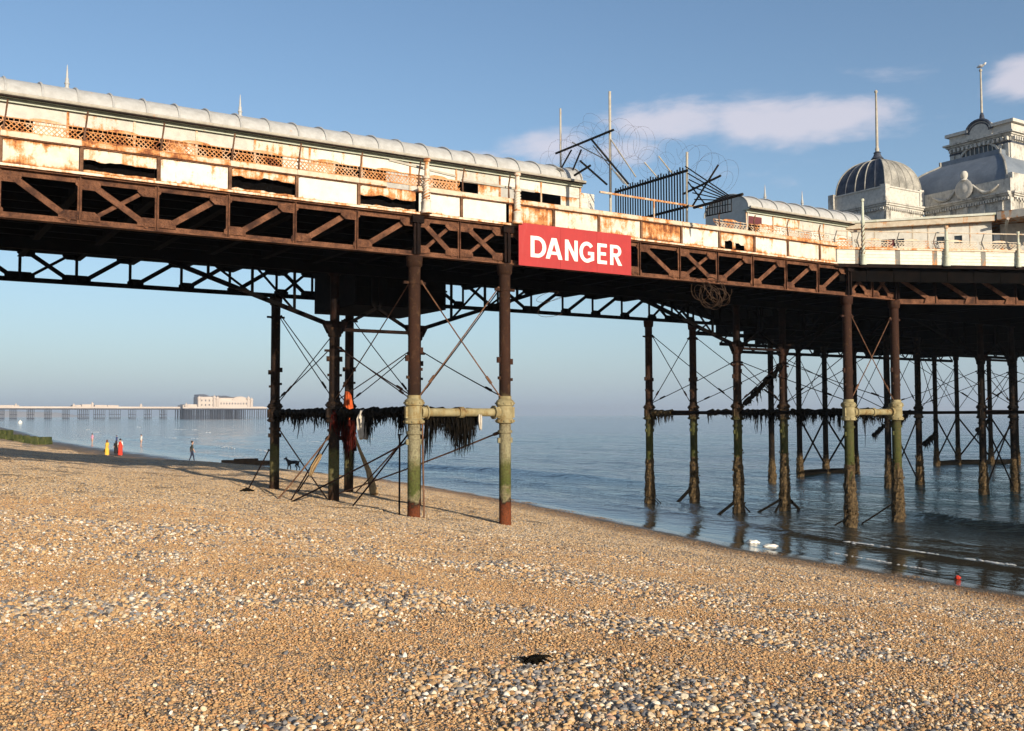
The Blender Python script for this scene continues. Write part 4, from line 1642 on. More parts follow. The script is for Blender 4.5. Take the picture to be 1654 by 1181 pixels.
head = thing('widened_pier', (33, 24, 0), 'broad pier head deck with boarded white edge widening out to the right', 'pier')
H0 = ZT - .03
mb = MB()
e1 = SP(26, 0, 0)
outl = [(28.41, Q0), (e1.x, e1.y), (95, e1.y), (95, 52), (58, 52), (28.41, QR)]
mb.prism([(x, y, H0 - .03) for x, y in outl], (0, 0, .09))
mb.build('deck', 'old_timber', head)
SPOST = [.0, .85, 2.35, 3.75, 5.6, 7.3, 9.0, 10.7, 12.4]
for a, b_ in zip(SPOST, SPOST[1:]):
    for j in range(5):                                   # five boards to each boarded bay
        z0 = H0 + .075 + j * .114
        mb = MB()
        mb.prism([SP(a + .095, .02 + .006 * (j % 2), z0), SP(b_ - .095, .02 + .006 * (j % 2), z0), SP(b_ - .095, .02, z0 + .104), SP(a + .095, .02, z0 + .104)], -SN * .03)
        mb.build('board', 'wood_white', head)
    mb = MB()
    mb.prism([SP(a + .003, .06, 9.72), SP(b_ - .003, .06, 9.72), SP(b_ - .003, .06, 9.79), SP(a + .003, .06, 9.79)], -SN * .35)
    mb.build('capping_rail', 'rail_paint', head)

    def fr(p, dq, z):
        return SP(p, -.2 - dq, z)
    lattice(head, a + .05, b_ - .05, 0, 9.85, 10.12, 'rail_paint', .08, .13, fr, 'seat_lattice')
for s_ in SPOST:
    mb = MB()
    mb.prism([SP(s_ - .09, .012, H0 + .075), SP(s_ + .09, .012, H0 + .075), SP(s_ + .09, .012, 9.715), SP(s_ - .09, .012, 9.715)], -SN * .06)
    mb.tube([SP(s_ + .1, -.05, 9.8), SP(s_ + .12, -.25, 10.1), SP(s_ + .2, -.2, 10.42)], .02, 6)
    mb.build('stanchion', 'post_grey', head)
mb = MB()
mb.tube([SP(.2, -.2, 10.42), SP(12.4, -.2, 10.42)], .022, 6)
mb.build('hand_rail', 'rail_paint', head)
mb = MB()
mb.prism([SP(0, .05, H0 - .05), SP(12.4, .05, H0 - .05), SP(12.4, .05, H0 + .07), SP(0, .05, H0 + .07)], -SN * .05)
mb.build('edge_board', 'dark_shaded_iron', head)
for i in range(12):                                      # added black boards standing in for the shade under the edge
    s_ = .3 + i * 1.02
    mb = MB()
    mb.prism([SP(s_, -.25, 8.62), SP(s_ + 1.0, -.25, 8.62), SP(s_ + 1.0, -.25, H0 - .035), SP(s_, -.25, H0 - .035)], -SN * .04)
    mb.build('shade_board', 'black_shaded_iron', head)
# set-back girder beneath the splay
T0, T1 = Vector((PD, Q0, 0)), Vector((PD, Q0, 0)) + SD * 11
mb = MB()


def TP(s, out, z):
    v_ = T0 + SD * s + SN * out
    return Vector((v_.x, v_.y, z))


mb.prism([TP(0, .11, 7.96), TP(11, .11, 7.96), TP(11, -.11, 7.96), TP(0, -.11, 7.96)], (0, 0, .03))
mb.prism([TP(0, .02, 7.99), TP(11, .02, 7.99), TP(11, -.02, 7.99), TP(0, -.02, 7.99)], (0, 0, .16))
mb.prism([TP(0, .11, 9.0), TP(11, .11, 9.0), TP(11, -.11, 9.0), TP(0, -.11, 9.0)], (0, 0, .08))
hg = mb.build('splay_girder', 'rusty_iron', head)
for i in range(7):
    s_ = i * 1.6
    mb = MB()
    mb.bar(TP(s_ + .1, .06, 8.95), TP(s_ + 1.45, .06, 8.12), .014, .15)
    mb.build('diagonal', 'rusty_iron', hg)
    mb = MB()
    mb.prism([TP(s_ + 1.15, .075, 8.0), TP(s_ + 1.75, .075, 8.0), TP(s_ + 1.65, .075, 8.26), TP(s_ + 1.25, .075, 8.26)], SN * .012)
    mb.build('gusset_plate', 'rusty_iron', hg)
    mb = MB()
    mb.bar(TP(s_ + 1.6, .05, 8.0), TP(s_ + 1.6, .05, 9.0), .08, .08)
    mb.build('post', 'dark_shaded_iron', hg)
# girders under the pier head
for q in (39.7, 45.0, 50.0):
    mb = MB()
    p0 = 30 + (q - 34.3) * 1.3
    mb.span((p0, q - .08, 8.15), (75, q + .08, 8.35))
    for i in range(16):
        p = lerp(p0, 75, i / 16)
        mb.bar((p, q, 8.3), (p + (75 - p0) / 32, q, 9.05), .07, .07)
        mb.bar((p + (75 - p0) / 32, q, 9.05), (p + (75 - p0) / 16, q, 8.3), .07, .07)
    mb.build('head_girder', 'black_shaded_iron', head)
for p in (40, 45.6, 48.25, 54, 60, 66, 72):
    mb = MB()
    q1 = min(51.5, 34.3 + (p - 28.4) * .6)
    mb.span((p - .08, max(20, e1.y + 1), 8.45), (p + .08, q1, 9.1))
    mb.build('head_cross_girder', 'black_shaded_iron', head)
HEADC = []
for xi, Y in ((1245, 58), (1290, 63), (1332, 65), (1380, 65.5), (1510, 75), (1545, 77), (1598, 77), (1640, 78), (1690, 70), (1700, 54)):
    X = (xi - 827) / 1611.4 * Y
    P = toP(X, Y)
    HEADC.append((xi, P.x, P.y))
    column(head, P.x, P.y, -1.6, 'column_shaded', ztop=8.3, seed=xi % 97, crust=11, girt=False)


def link_rods(a, b_, low=False):
    a, b_ = Vector(a), Vector(b_)
    rod(head, a + Vector((0, 0, 7.6)), b_ + Vector((0, 0, 4.1)), .022, 'black_shaded_iron', False)
    rod(head, b_ + Vector((0, 0, 7.6)), a + Vector((0, 0, 4.1)), .022, 'black_shaded_iron', False)
    girt(head, a + Vector((0, 0, ZG)), b_ + Vector((0, 0, ZG)), 'black_shaded_iron', .09, False)
    if low:
        rod(head, a + Vector((0, 0, 3.7)), b_ + Vector((0, 0, .5)), .06, 'weed', False)
        rod(head, b_ + Vector((0, 0, 3.7)), a + Vector((0, 0, .5)), .06, 'weed', False)
        mb = MB()
        mb.tube([a + Vector((0, 0, .18)), b_ + Vector((0, 0, .18))], .2, 8)
        mb.build('foot_beam', 'weed', head)


hc = {xi: Vector((p, q, 0)) for xi, p, q in HEADC}
for a, b_, lo in ((1290, 1332, True), (1332, 1380, True), (1245, 1290, False), (1510, 1545, True), (1545, 1598, True), (1598, 1640, True), (1690, 1700, False)):
    link_rods(hc[a], hc[b_], lo)
for a, b_ in ((hc[1245], (PE, QR, 0)), ((PF, QR, 0), hc[1510]), (hc[1380], (PE, QR, 0)), ((PF, QM, 0), hc[1700]), (hc[1545], (PF, QR, 0))):
    link_rods(a, b_)

s0 = SP(1.02, .12, 9.16)
lamp_standard(tuple(s0), 'slim lamp post with twisted brown and cream spiral near the pier corner', 2.35, 'green_white', twist=True, r=.06)
s0 = SP(4.15, .12, 9.16)
lamp_standard(tuple(s0), 'plain pale lamp post on the white boarded edge at the right', 1.45, 'green_white', r=.07)
s0 = SP(6.9, .12, 9.16)
lamp_standard(tuple(s0), 'plain pale lamp post rightmost on the boarded edge', 1.3, 'green_white', r=.05)

# ------------------------------------------------------------------ kiosk on the pier head
K0 = toP(14.55, 42.3)
KD = (toP(19.7, 40.6) - K0)
KL = KD.length
KD.normalize()
KN = Vector((-KD.y, KD.x, 0))
if toP(*(W(*K0)).xy).dot(KN) < 0:
    pass
if KN.y < 0:
    KN = -KN                                             # away from us


def KP(s, back, z):
    v_ = K0 + KD * s + KN * back
    return Vector((v_.x, v_.y, z))


ki = thing('pier_kiosk', tuple(KP(2.5, 1, 9.2)), 'low flat roofed cream kiosk with small square windows on the pier head', 'kiosk')
zk = 11.75
holes = [(1.15, 1.40), (1.43, 1.72), (1.78, 2.06), (3.32, 3.62), (4.0, 4.3)]
edges = [0] + [x for h_ in holes for x in h_] + [KL]
for a, b_ in zip(edges[::2], edges[1::2]):
    mb = MB()
    mb.prism([KP(a, 0, 9.2), KP(b_, 0, 9.2), KP(b_, 0, zk), KP(a, 0, zk)], KN * .12)
    mb.build('wall', 'white_wall', ki)
for i, (a, b_) in enumerate(holes):
    mb = MB()
    mb.prism([KP(a, .002, 9.2), KP(b_, .002, 9.2), KP(b_, .002, 10.95), KP(a, .002, 10.95)], KN * .1)
    mb.prism([KP(a, .002, 11.27), KP(b_, .002, 11.27), KP(b_, .002, zk), KP(a, .002, zk)], KN * .1)
    mb.build('wall', 'white_wall', ki)
    mb = MB()
    mb.prism([KP(a, .06, 10.95), KP(b_, .06, 10.95), KP(b_, .06, 11.27), KP(a, .06, 11.27)], KN * .02)
    mb.build('window', 'glass_dark' if i != 1 else 'maroon_board', ki)
mb = MB()
mb.prism([KP(-.25, -.28, zk), KP(KL + .1, -.28, zk), KP(KL + .1, 4, zk), KP(-.25, 4, zk)], (0, 0, .24))
mb.build('roof_slab', 'rail_paint', ki)
mb = MB()
mb.prism([KP(-.3, -.34, zk + .24), KP(KL + .12, -.34, zk + .24), KP(KL + .12, 4.1, zk + .24), KP(-.3, 4.1, zk + .24)], (0, 0, .09))
mb.build('roof_moulding', 'wood_white', ki)
mb = MB()
mb.prism([KP(0, .12, 9.2), KP(.12, .12, 9.2), KP(.12, 3.8, 9.2), KP(0, 3.8, 9.2)], (0, 0, zk - 9.2))
mb.build('side_wall', 'white_wall', ki)
for s_ in (.9, 2.4, 3.0, 4.6):
    mb = MB()
    mb.prism([KP(s_ - .02, -.015, 9.2), KP(s_ + .02, -.015, 9.2), KP(s_ + .02, -.015, zk), KP(s_ - .02, -.015, zk)], KN * .012)
    mb.build('cover_strip', 'rail_paint', ki)

# projecting canopy of the hall at the far right edge
cn = thing('hall_canopy', tuple(KP(KL + 2, .5, 9.2)), 'deep bracketed canopy at the far right above the boarded edge', 'canopy')
mb = MB()
mb.prism([KP(KL + .15, -.35, zk + .02), KP(KL + 4, -2.6, zk + .02), KP(KL + 4, 3, zk + .02), KP(KL + .15, 3, zk + .02)], (0, 0, .32))
mb.build('roof_slab', 'weathered_wall', cn)
mb = MB()
mb.prism([KP(KL + .4, .6, 9.2), KP(KL + 4, .6, 9.2), KP(KL + 4, .6, zk), KP(KL + .4, .6, zk)], KN * .15)
mb.build('wall', 'plaster', cn)
for s_ in (.5, 2.0, 3.4):
    mb = MB()
    c_ = []
    for i in range(9):
        t = i / 8
        c_.append(KP(KL + s_, .55 - 1.3 * t, 10.75 + .98 * math.sin(t * math.pi / 2)))
    mb.tube(c_, .06, 6)
    mb.build('bracket', 'weathered_wall', cn)

# ------------------------------------------------------------------ concert hall with domed tower
hall = thing('concert_hall', (63, 45, 9.2), 'white stucco concert hall with dark domed corner tower and stepped gable', 'building')
TX0, TX1, TQ0, TQ1 = 59.9, 64.2, 44.8, 49.3
ZC, ZP = 18.55, 20.0


def cornice(mb, x0, x1, y0, y1, z, out=.3):
    for dz, e in ((0, .12), (.13, .22), (.26, out)):
        mb.span((x0 - e, y0 - e, z + dz), (x1 + e, y1 + e, z + dz + .128))


mb = MB()
mb.span((TX0, TQ0, 9.2), (TX1, TQ1, ZC))
tw = mb.build('tower_wall', 'plaster', hall)
for (x0, y0, x1, y1) in ((TX0 - .09, TQ0 - .09, TX0 + .45, TQ0 + .0), (TX1 - .45, TQ0 - .09, TX1 + .05, TQ0 + .0), (TX0 - .09, TQ0 + .05, TX0 - .0, TQ0 + .45), (TX0 - .09, TQ1 - .45, TX0 - .0, TQ1 + .05)):
    mb = MB()
    mb.span((x0, y0, 9.2), (x1, y1 - .001, ZC - .25))
    mb.build('pilaster', 'plaster', tw)
mb = MB()
cornice(mb, TX0, TX1, TQ0, TQ1, ZC)
mb.build('cornice', 'plaster', tw)
mb = MB()
for i in range(20):
    p = lerp(TX0, TX1, (i + .5) / 20)
    mb.box((p, TQ0 - .17, ZC - .09), (.12, .1, .16))
    q = lerp(TQ0, TQ1, (i + .5) / 20)
    mb.box((TX0 - .17, q, ZC - .09), (.1, .12, .16))
mb.build('dentil_course', 'plaster', tw)
mb = MB()
mb.span((TX0 + .02, TQ0 + .02, ZC + .39), (TX1 - .02, TQ1 - .02, ZP))
mb.span((TX0 - .05, TQ0 - .05, ZP), (TX1 + .05, TQ1 + .05, ZP + .1))
mb.build('parapet', 'plaster', tw)
for (c0, c1, fl) in ((TX0 - .15, TQ0 + 4.45, 0), (TX0, TQ0, 0), (TX1 - .4, TQ0, 0)):
    mb = MB()
    mb.span((c0 - .04, c1 - .04, ZC + .4), (c0 + .44, c1 + .44, ZP + .22))
    mb.build('parapet_pier', 'plaster', tw)
for (x, y, ax) in (((TX0 + TX1) / 2, TQ0 - .03, 0), (TX0 - .03, (TQ0 + TQ1) / 2, 1)):
    mb = MB()
    pts = []
    for i in range(11):
        a = math.pi * i / 10
        pts.append((.45 * math.cos(a), 17.25 + .55 * math.sin(a)))
    poly = [(.45, 16.2)] + pts + [(-.45, 16.2)]
    mb.prism([(x + u, y, z) if ax == 0 else (x, y + u, z) for u, z in poly], (0, .04, 0) if ax == 0 else (.04, 0, 0))
    wd_ = mb.build('window', 'glass_dark', tw)
    mb = MB()
    for (u0, z0), (u1, z1) in zip(poly, poly[1:]):
        a = (x + u0, y - .03, z0) if ax == 0 else (x - .03, y + u0, z0)
        b_ = (x + u1, y - .03, z1) if ax == 0 else (x - .03, y + u1, z1)
        mb.bar(a, b_, .1, .09)
    for u in (-.15, .15):
        a = (x + u, y - .02, 16.2) if ax == 0 else (x - .02, y + u, 16.2)
        b_ = (x + u, y - .02, 17.7) if ax == 0 else (x - .02, y + u, 17.7)
        mb.bar(a, b_, .05, .05)
    mb.build('window_frame', 'plaster', wd_)


def square_dome(x0, x1, y0, y1, z0, h, mats, parent, name, us=(0, .2, .4, .6, .8), top=0.02, k=14):
    """cloister dome: four curved webs, each its own part"""
    cx, cy = (x0 + x1) / 2, (y0 + y1) / 2

    def ringp(i):
        t = i / k * math.pi / 2
        s_ = max(top, math.cos(t) ** .8)
        return s_, z0 + h * math.sin(t)
    out = []
    for f_, mt in enumerate(mats):
        mb = MB()
        vs = []
        for i in range(k + 1):
            s_, z = ringp(i)
            c = [(x0, y0), (x1, y0), (x1, y1), (x0, y1)]
            a, b_ = c[f_], c[(f_ + 1) % 4]
            vs += [(cx + (a[0] - cx) * s_, cy + (a[1] - cy) * s_, z), (cx + (b_[0] - cx) * s_, cy + (b_[1] - cy) * s_, z)]
        mb.add(vs, [(2 * i, 2 * i + 1, 2 * i + 3, 2 * i + 2) for i in range(k)])
        web = mb.build(name, mt, parent, True)
        out.append(web)
        for u in us:
            mb = MB()
            pts = []
            for i in range(k + 1):
                s_, z = ringp(i)
                a, b_ = c[f_], c[(f_ + 1) % 4]
                e = (lerp(a[0], b_[0], u), lerp(a[1], b_[1], u))
                pts.append((cx + (e[0] - cx) * s_, cy + (e[1] - cy) * s_, z))
            mb.tube(pts, .055 if len(us) > 1 else .10, 6)
            mb.build('rib', 'lead_light' if u in (0, .4, .6) else mt, web, True)
    return out


square_dome(TX0 + .1, TX1 - .1, TQ0 + .1, TQ1 - .1, ZP + .1, 2.5, ['lead_light', 'lead_dark', 'lead_dark', 'lead_dark'], hall, 'dome_web')  # sunward web in pale lead, others dark: sun and shade coloured in
tcx, tcy = (TX0 + TX1) / 2, (TQ0 + TQ1) / 2
mb = MB()
mb.lathe([(.42, 22.45), (.36, 22.7), (.46, 22.75), (.30, 22.95), (.22, 23.15), (.28, 23.2), (.14, 23.3)], (tcx, tcy, 0), 12)
mb.build('dome_cap', 'lead_dark', hall, True)
mb = MB()
mb.lathe([(.13, 23.2), (.16, 23.5), (.11, 23.6), (.10, 25.5), (.07, 27.7), (.12, 27.75), (.12, 27.85), (.02, 27.95)], (tcx, tcy, 0), 10)
mb.build('flagpole', 'pole_grey', hall, True)

# shore-facing front between tower and the next wing
FQ0, FQ1, FX = 38.2, 44.75, 64.25
mb = MB()
mb.span((FX, FQ0, 9.2), (FX + .4, FQ1, ZC))
fr_ = mb.build('front_wall', 'plaster', hall)
mb = MB()
for dz, e in ((0, .12), (.13, .22), (.26, .32)):
    mb.span((FX - e, FQ0, ZC + dz), (FX + .2, FQ1, ZC + dz + .128))
mb.build('cornice', 'plaster', fr_)
mb = MB()
for i in range(34):
    q = lerp(FQ0, FQ1, (i + .5) / 34)
    mb.box((FX - .14, q, ZC - .1), (.16, .1, .18))
mb.build('dentil_course', 'plaster', fr_)
mb = MB()
mb.span((FX + .02, FQ0, ZC + .39), (FX + .38, FQ1, ZP - .15))
mb.build('parapet', 'plaster', fr_)
mb = MB()
pts = [(FX - .005, (FQ0 + FQ1) / 2 + 2.0 * math.cos(math.pi * i / 12), 16.4 + 1.15 * math.sin(math.pi * i / 12)) for i in range(13)]
mb.prism(pts + [(FX - .005, (FQ0 + FQ1) / 2 - 2, 13), (FX - .005, (FQ0 + FQ1) / 2 + 2, 13)], (.1, 0, 0))
for v_ in mb.v:
    v_.x -= .02
fw = mb.build('arched_window', 'glass_dark', fr_)
mb = MB()
for i in range(7):
    q = (FQ0 + FQ1) / 2 - 1.8 + i * .6
    mb.span((FX - .10, q - .05, 13), (FX - .03, q + .05, 16.4 + 1.1 * math.sqrt(max(0, 1 - ((q - (FQ0 + FQ1) / 2) / 2.0) ** 2))))
mb.build('glazing_bar', 'plaster', fw)
cq = (FQ0 + FQ1) / 2
mb = MB()                                              # cartouche with swags
mb.lathe([(.0, 0), (.55, .0), (.75, .06), (.8, .16), (.66, .22), (.5, .2), (.3, .26), (.0, .3)], (0, 0, 0), 18)
for v_ in mb.v:
    x, y, z = v_
    v_.x, v_.y, v_.z = FX - .05 - z, cq + x * .85, 19.65 + y * .9
mb.build('cartouche', 'plaster', fr_, True)
mb = MB()
mb.lathe([(.3, 20.25), (.16, 20.4), (.24, 20.55), (.25, 20.75), (.16, 20.92), (.0, 20.97)], (FX - .1, cq, 0), 10)
mb.build('cartouche_head', 'plaster', fr_, True)
for s_ in (-1, 1):
    mb = MB()
    pts = [(FX - .1, cq + s_ * (.6 + 1.9 * t), 19.85 - .6 * math.sin(t * math.pi) * (1 - .2 * t) - .35 * t) for t in [i / 12 for i in range(13)]]
    mb.tube(pts, [.06 + .07 * math.sin(math.pi * i / 12) for i in range(13)], 8)
    mb.build('swag', 'plaster', fr_, True)
for q in (cq - 2.6, cq + 2.6, cq, cq - 1.3, cq + 1.3):
    mb = MB()
    mb.span((FX - .12, q - .16, 17.7), (FX + .0, q + .16, ZC - .2))
    mb.build('console', 'plaster', fr_)
# next wing at the right edge
mb = MB()
mb.span((FX + .45, FQ0 + .05, 9.2), (FX + 14, FQ0 + 6.0, ZC))
wg = mb.build('wing_wall', 'plaster', hall)
mb = MB()
cornice(mb, FX + .42, FX + 14, FQ0 + .05, FQ0 + 4, ZC)
mb.build('cornice', 'plaster', wg)
mb = MB()
for i in range(20):
    p = lerp(FX + .3, FX + 8, (i + .5) / 20)
    mb.box((p, FQ0 - .14, ZC - .09), (.14, .12, .16))
mb.build('dentil_course', 'plaster', wg)
mb = MB()
mb.span((FX + .40, FQ0 + .06, ZC + .39), (FX + 14, FQ0 + .4, ZP + .3))
mb.build('parapet', 'plaster', wg)
# curved main roof behind the front
square_dome(FX + .5, FX + 11.5, FQ0 + .5, FQ1 + 2.6, ZP - .7, 3.5, ['slate_roof'] * 4, hall, 'roof_web', (0,), top=.55)
# gable block above it
GX, GQ0, GQ1 = 68.0, 40.3, 45.1
mb = MB()
mb.span((GX, GQ0, 20.5), (GX + 4, GQ1, 24.2))
gb = mb.build('gable_wall', 'plaster', hall)
mb = MB()
for dz, e in ((0, .10), (.13, .2), (.26, .36)):
    mb.span((GX - e, GQ0 - e, 23.75 + dz), (GX + 4 + e, GQ1 + e, 23.75 + dz + .128))
mb.build('cornice', 'plaster', gb)
mb = MB()
for i in range(14):
    mb.box((GX - .16, lerp(GQ0, GQ1, (i + .5) / 14), 23.62), (.26, .14, .26))
    mb.box((lerp(GX, GX + 4, (i + .5) / 14), GQ0 - .16, 23.62), (.14, .26, .26))
mb.build('bracket_course', 'plaster', gb)
mb = MB()
mb.span((GX - .02, GQ0 - .02, 23.30), (GX + 4, GQ1 + .02, 23.46))
mb.build('frieze_band', 'lead_dark', gb)
for q in (GQ0 + .25, GQ0 + .75, GQ1 - .75, GQ1 - .25):
    mb = MB()
    mb.span((GX - .10, q - .14, 21.5), (GX - .001, q + .14, 23.29))
    mb.build('pilaster', 'plaster', gb)
mb = MB()
mb.span((GX + .05, GQ0 - .05, 24.2), (GX + 3.9, GQ1 + .05, 24.75))
mb.span((GX - .15, GQ0 - .3, 24.75), (GX + 4, GQ0 + 1.55, 24.98))
mb.span((GX - .15, GQ1 - 1.55, 24.75), (GX + 4, GQ1 + .3, 24.98))
mb.build('attic', 'plaster', gb)
gc = (GQ0 + GQ1) / 2
mb = MB()
arcq = [(gc + 1.0 * math.cos(math.pi * i / 12), 24.6 + .85 * math.sin(math.pi * i / 12)) for i in range(13)]
mb.prism([(GX - .02, q, z) for q, z in arcq] + [(GX - .02, gc - 1, 24.1), (GX - .02, gc + 1, 24.1)], (.9, 0, 0))
pd_ = mb.build('pediment', 'plaster', gb)
mb = MB()
mb.tube([(GX - .05, qa, za + .05) for qa, za in arcq], .11, 8)
mb.tube([(GX - .03, gc + (qa - gc) * .8, 24.6 + (za - 24.6) * .8) for qa, za in arcq], .05, 8)
mb.build('pediment_moulding', 'lead_dark', pd_)
mb = MB()
pts = [(gc + 1.5 * math.cos(math.pi * i / 12), 22.75 + .85 * math.sin(math.pi * i / 12)) for i in range(13)]
mb.prism([(GX - .03, q, z) for q, z in pts], (.1, 0, 0))
fw = mb.build('fan_window', 'glass_dark', gb)
for i in range(9):
    q = gc - 1.4 + i * .35
    mb = MB()
    mb.span((GX - .09, q - .03, 22.3), (GX - .035, q + .03, 22.75 + .82 * math.sqrt(max(0, 1 - ((q - gc) / 1.5) ** 2))))
    mb.build('glazing_bar', 'plaster', fw)
mb = MB()
for (qa, za), (qb, zb_) in zip(pts, pts[1:]):
    mb.bar((GX - .06, qa, za + .08), (GX - .06, qb, zb_ + .08), .16, .16, (1, 0, 0))
mb.build('window_arch', 'plaster', fw)
mb = MB()
mb.lathe([(.3, 25.2), (.34, 25.5), (.2, 25.6), (.16, 25.9), (.1, 26.1)], (GX + .4, gc, 0), 10)
mb.build('pole_socket', 'lead_dark', gb, True)
mb = MB()
mb.lathe([(.09, 26.0), (.06, 29.2), (.1, 29.22), (.12, 29.35), (.02, 29.45)], (GX + .4, gc, 0), 8)
mb.build('flagpole', 'pole_grey', gb, True)
# herring gull on the pole top
gl = MB()
gl.lathe([(.02, -.32), (.10, -.2), (.14, 0), (.12, .15), (.07, .24), (.09, .32), (.08, .40), (.02, .46)], (0, 0, 0), 8)
for v_ in gl.v:
    x, y, z = v_
    v_.x, v_.y, v_.z = GX + .4 + x, gc - z, 29.62 + y * .9 + max(0, z - .2) * .5
solo(gl, 'gull', 'cloth_white', (GX + .4, gc, 29.45), 'white gull perched on the tallest flagpole', 'gull', smooth=True)

# ------------------------------------------------------------------ seaweed, rags and rope caught on the ironwork
def weed_clump(a, b_, lens, count, label, seed, material='weed', wid=.045, group='weed hanging on the pier'):
    """strands hanging from a girt, over a lumpy mat wrapped round it"""
    rnd = random.Random(seed)
    a, b_ = Vector(a), Vector(b_)
    mb = MB()
    d = (b_ - a)
    L = d.length
    d.normalize()
    sd2 = Vector((0, 0, 1)).cross(d)
    k = max(4, int(L / .12))
    mb.tube([a.lerp(b_, i / k) + Vector((0, 0, rnd.uniform(-.02, .05))) for i in range(k + 1)], [rnd.uniform(.08, .15) for _ in range(k + 1)], 7)
    for i in range(count):
        t = rnd.random()
        ln = interp(t, lens) * rnd.uniform(.3, 1.05) * (.55 + 1.1 * max(0, mnoise.noise((t * L * 3.2, seed * 1.7, 0)) + .25))
        p = a.lerp(b_, t) + sd2 * rnd.uniform(-.1, .1) + Vector((0, 0, rnd.uniform(-.05, .1)))
        w0 = wid * rnd.uniform(.4, 1.2)
        yaw = rnd.uniform(0, math.pi)
        wd_ = (d * math.cos(yaw) + sd2 * math.sin(yaw)) * w0
        vs, k2 = [], 5
        drift = Vector((rnd.gauss(0, .05), rnd.gauss(0, .05), 0))
        for j in range(k2 + 1):
            u = j / k2
            c = p + drift * u + Vector((rnd.gauss(0, .012), rnd.gauss(0, .012), -ln * u))
            ww = wd_ * (1 - u * .85)
            vs += [c - ww, c + ww]
        mb.add(vs, [(2 * j, 2 * j + 1, 2 * j + 3, 2 * j + 2) for j in range(k2)])
    return solo(mb, 'seaweed_clump', material, tuple((a + b_) / 2), label, 'seaweed', group)


weed_clump((PA + .45, Q0 + .17, ZG), (PB - .75, Q0 + .17, ZG), [(0, 1.0), (.18, 1.2), (.3, .7), (.5, 2.0), (.62, 1.8), (.75, 1.3), (.9, 1.1), (1, .6)], 760, 'big black seaweed fringe on the pale bar between the nearest columns', 1, wid=.035)
weed_clump((PA, Q0 + .6, ZG), (PA, QM - .4, ZG), [(0, .9), (.15, .3), (.4, .5), (.5, .9), (.65, .5), (1, .4)], 260, 'dark weed fringe left of the nearest column with a pale rag', 2)
weed_clump((PA, QM + .2, ZG), (PA, QR - .2, ZG), [(0, .6), (.3, .5), (.5, .7), (.7, .5), (1, .5)], 260, 'dark weed fringe between the two farthest beach columns', 3)
weed_clump((PB, QM + .3, ZG), (PB, QR - .2, ZG), [(0, .4), (.5, .5), (1, .6)], 160, 'thin weed fringe behind the red netting', 4)
weed_clump((PB, QR - .1, 3.4), (PB + .15, QR - .15, 2.6), [(0, 1.0), (1, .9)], 90, 'dark weed beard wrapped down the rear beach column', 5)
weed_clump((PCc, QM + 3.9, ZG), (PCc, QR - .15, ZG), [(0, .5), (.5, .6), (1, .8)], 120, 'brown weed tuft beside the leftmost column in the sea', 6, 'weed_brown')
weed_clump((PD, QM + .5, ZG), (PCc + 1.2, QM + 3.0, ZG), [(0, .3), (.4, .5), (.7, .3), (1, .5)], 110, 'sparse weed on the bar between second and third sea columns', 7)
weed_clump((PCc, QM - 2.2, ZG), (PCc, QM - .3, ZG), [(0, .4), (.5, .7), (1, .5)], 130, 'weed tufts right of the third column in the sea', 8)
weed_clump((PCc, Q0 + .3, ZG), (PCc, Q0 + 2.6, ZG), [(0, .7), (.4, .5), (.7, .9), (1, .3)], 160, 'weed mat just left of the pale bar in the sea', 9)
weed_clump((PCc + .5, Q0 + .1, ZG - .05), (PD - .5, Q0 + .1, ZG - .05), [(0, .4), (.3, .8), (.6, .5), (1, .4)], 90, 'short weed fringe under the pale bar of the sea columns', 10)
weed_clump((PD, Q0 + 1.0, ZG), (PD, QM - .4, ZG), [(0, .9), (.2, .4), (.6, .5), (1, .6)], 130, 'black weed hanging behind the right hand pale bar', 11)
weed_clump((PCc - .1, QM - 2.4, 5.7), (PCc, QM - .4, 4.3), [(0, .35), (.5, .5), (1, .3)], 90, 'weed strung along a slanting rod between sea columns', 12)
weed_clump((PD, QR - .05, 5.5), (PD + .02, QR - .06, 4.9), [(0, .5), (1, .3)], 60, 'dark weed knot high on the second sea column', 13)
for k, (p, q, z) in enumerate(((PE, QM + 2.5, 2.3), (PF, QM + 1.2, 3.0), (PF + 1, QR + 3, 2.6), (PE, QM + 4.0, 3.4))):
    weed_clump((p, q, z + .6), (p + .2, q + .9, z), [(0, .3), (1, .6)], 60, 'shaggy weed on a brace under the pier head, ' + ('nearest its middle columns', 'just above the water', 'farthest back', 'close below the bar')[k], 20 + k)


def drape(org, label, pts, wds, material, seed, name, cat, thick=.05):
    """crumpled hanging cloth: a folded tube-like sheet with ragged hem"""
    rnd = random.Random(seed)
    mb = MB()
    k = 22
    rows = len(pts)
    for (c, w_) in zip(pts, wds):
        c = Vector(c)
        for j in range(k):
            a = 2 * math.pi * j / k
            e = 1 + .35 * mnoise.noise((math.cos(a) * 2, math.sin(a) * 2 + seed, c.z * 1.4)) + .18 * math.sin(a * 7 + c.z * 2)
            mb.v.append(c + Vector((w_ * e * math.cos(a), thick * 2.6 * e * math.sin(a), rnd.gauss(0, .015))))
    for i in range(rows - 1):
        for j in range(k):
            a, b_ = i * k + j, i * k + (j + 1) % k
            mb.f.append((a, b_, b_ + k, a + k))
    mb.f.append(tuple(range(k)))
    mb.f.append(tuple(range((rows - 1) * k, rows * k))[::-1])
    return solo(mb, name, material, org, label, cat, smooth=True)


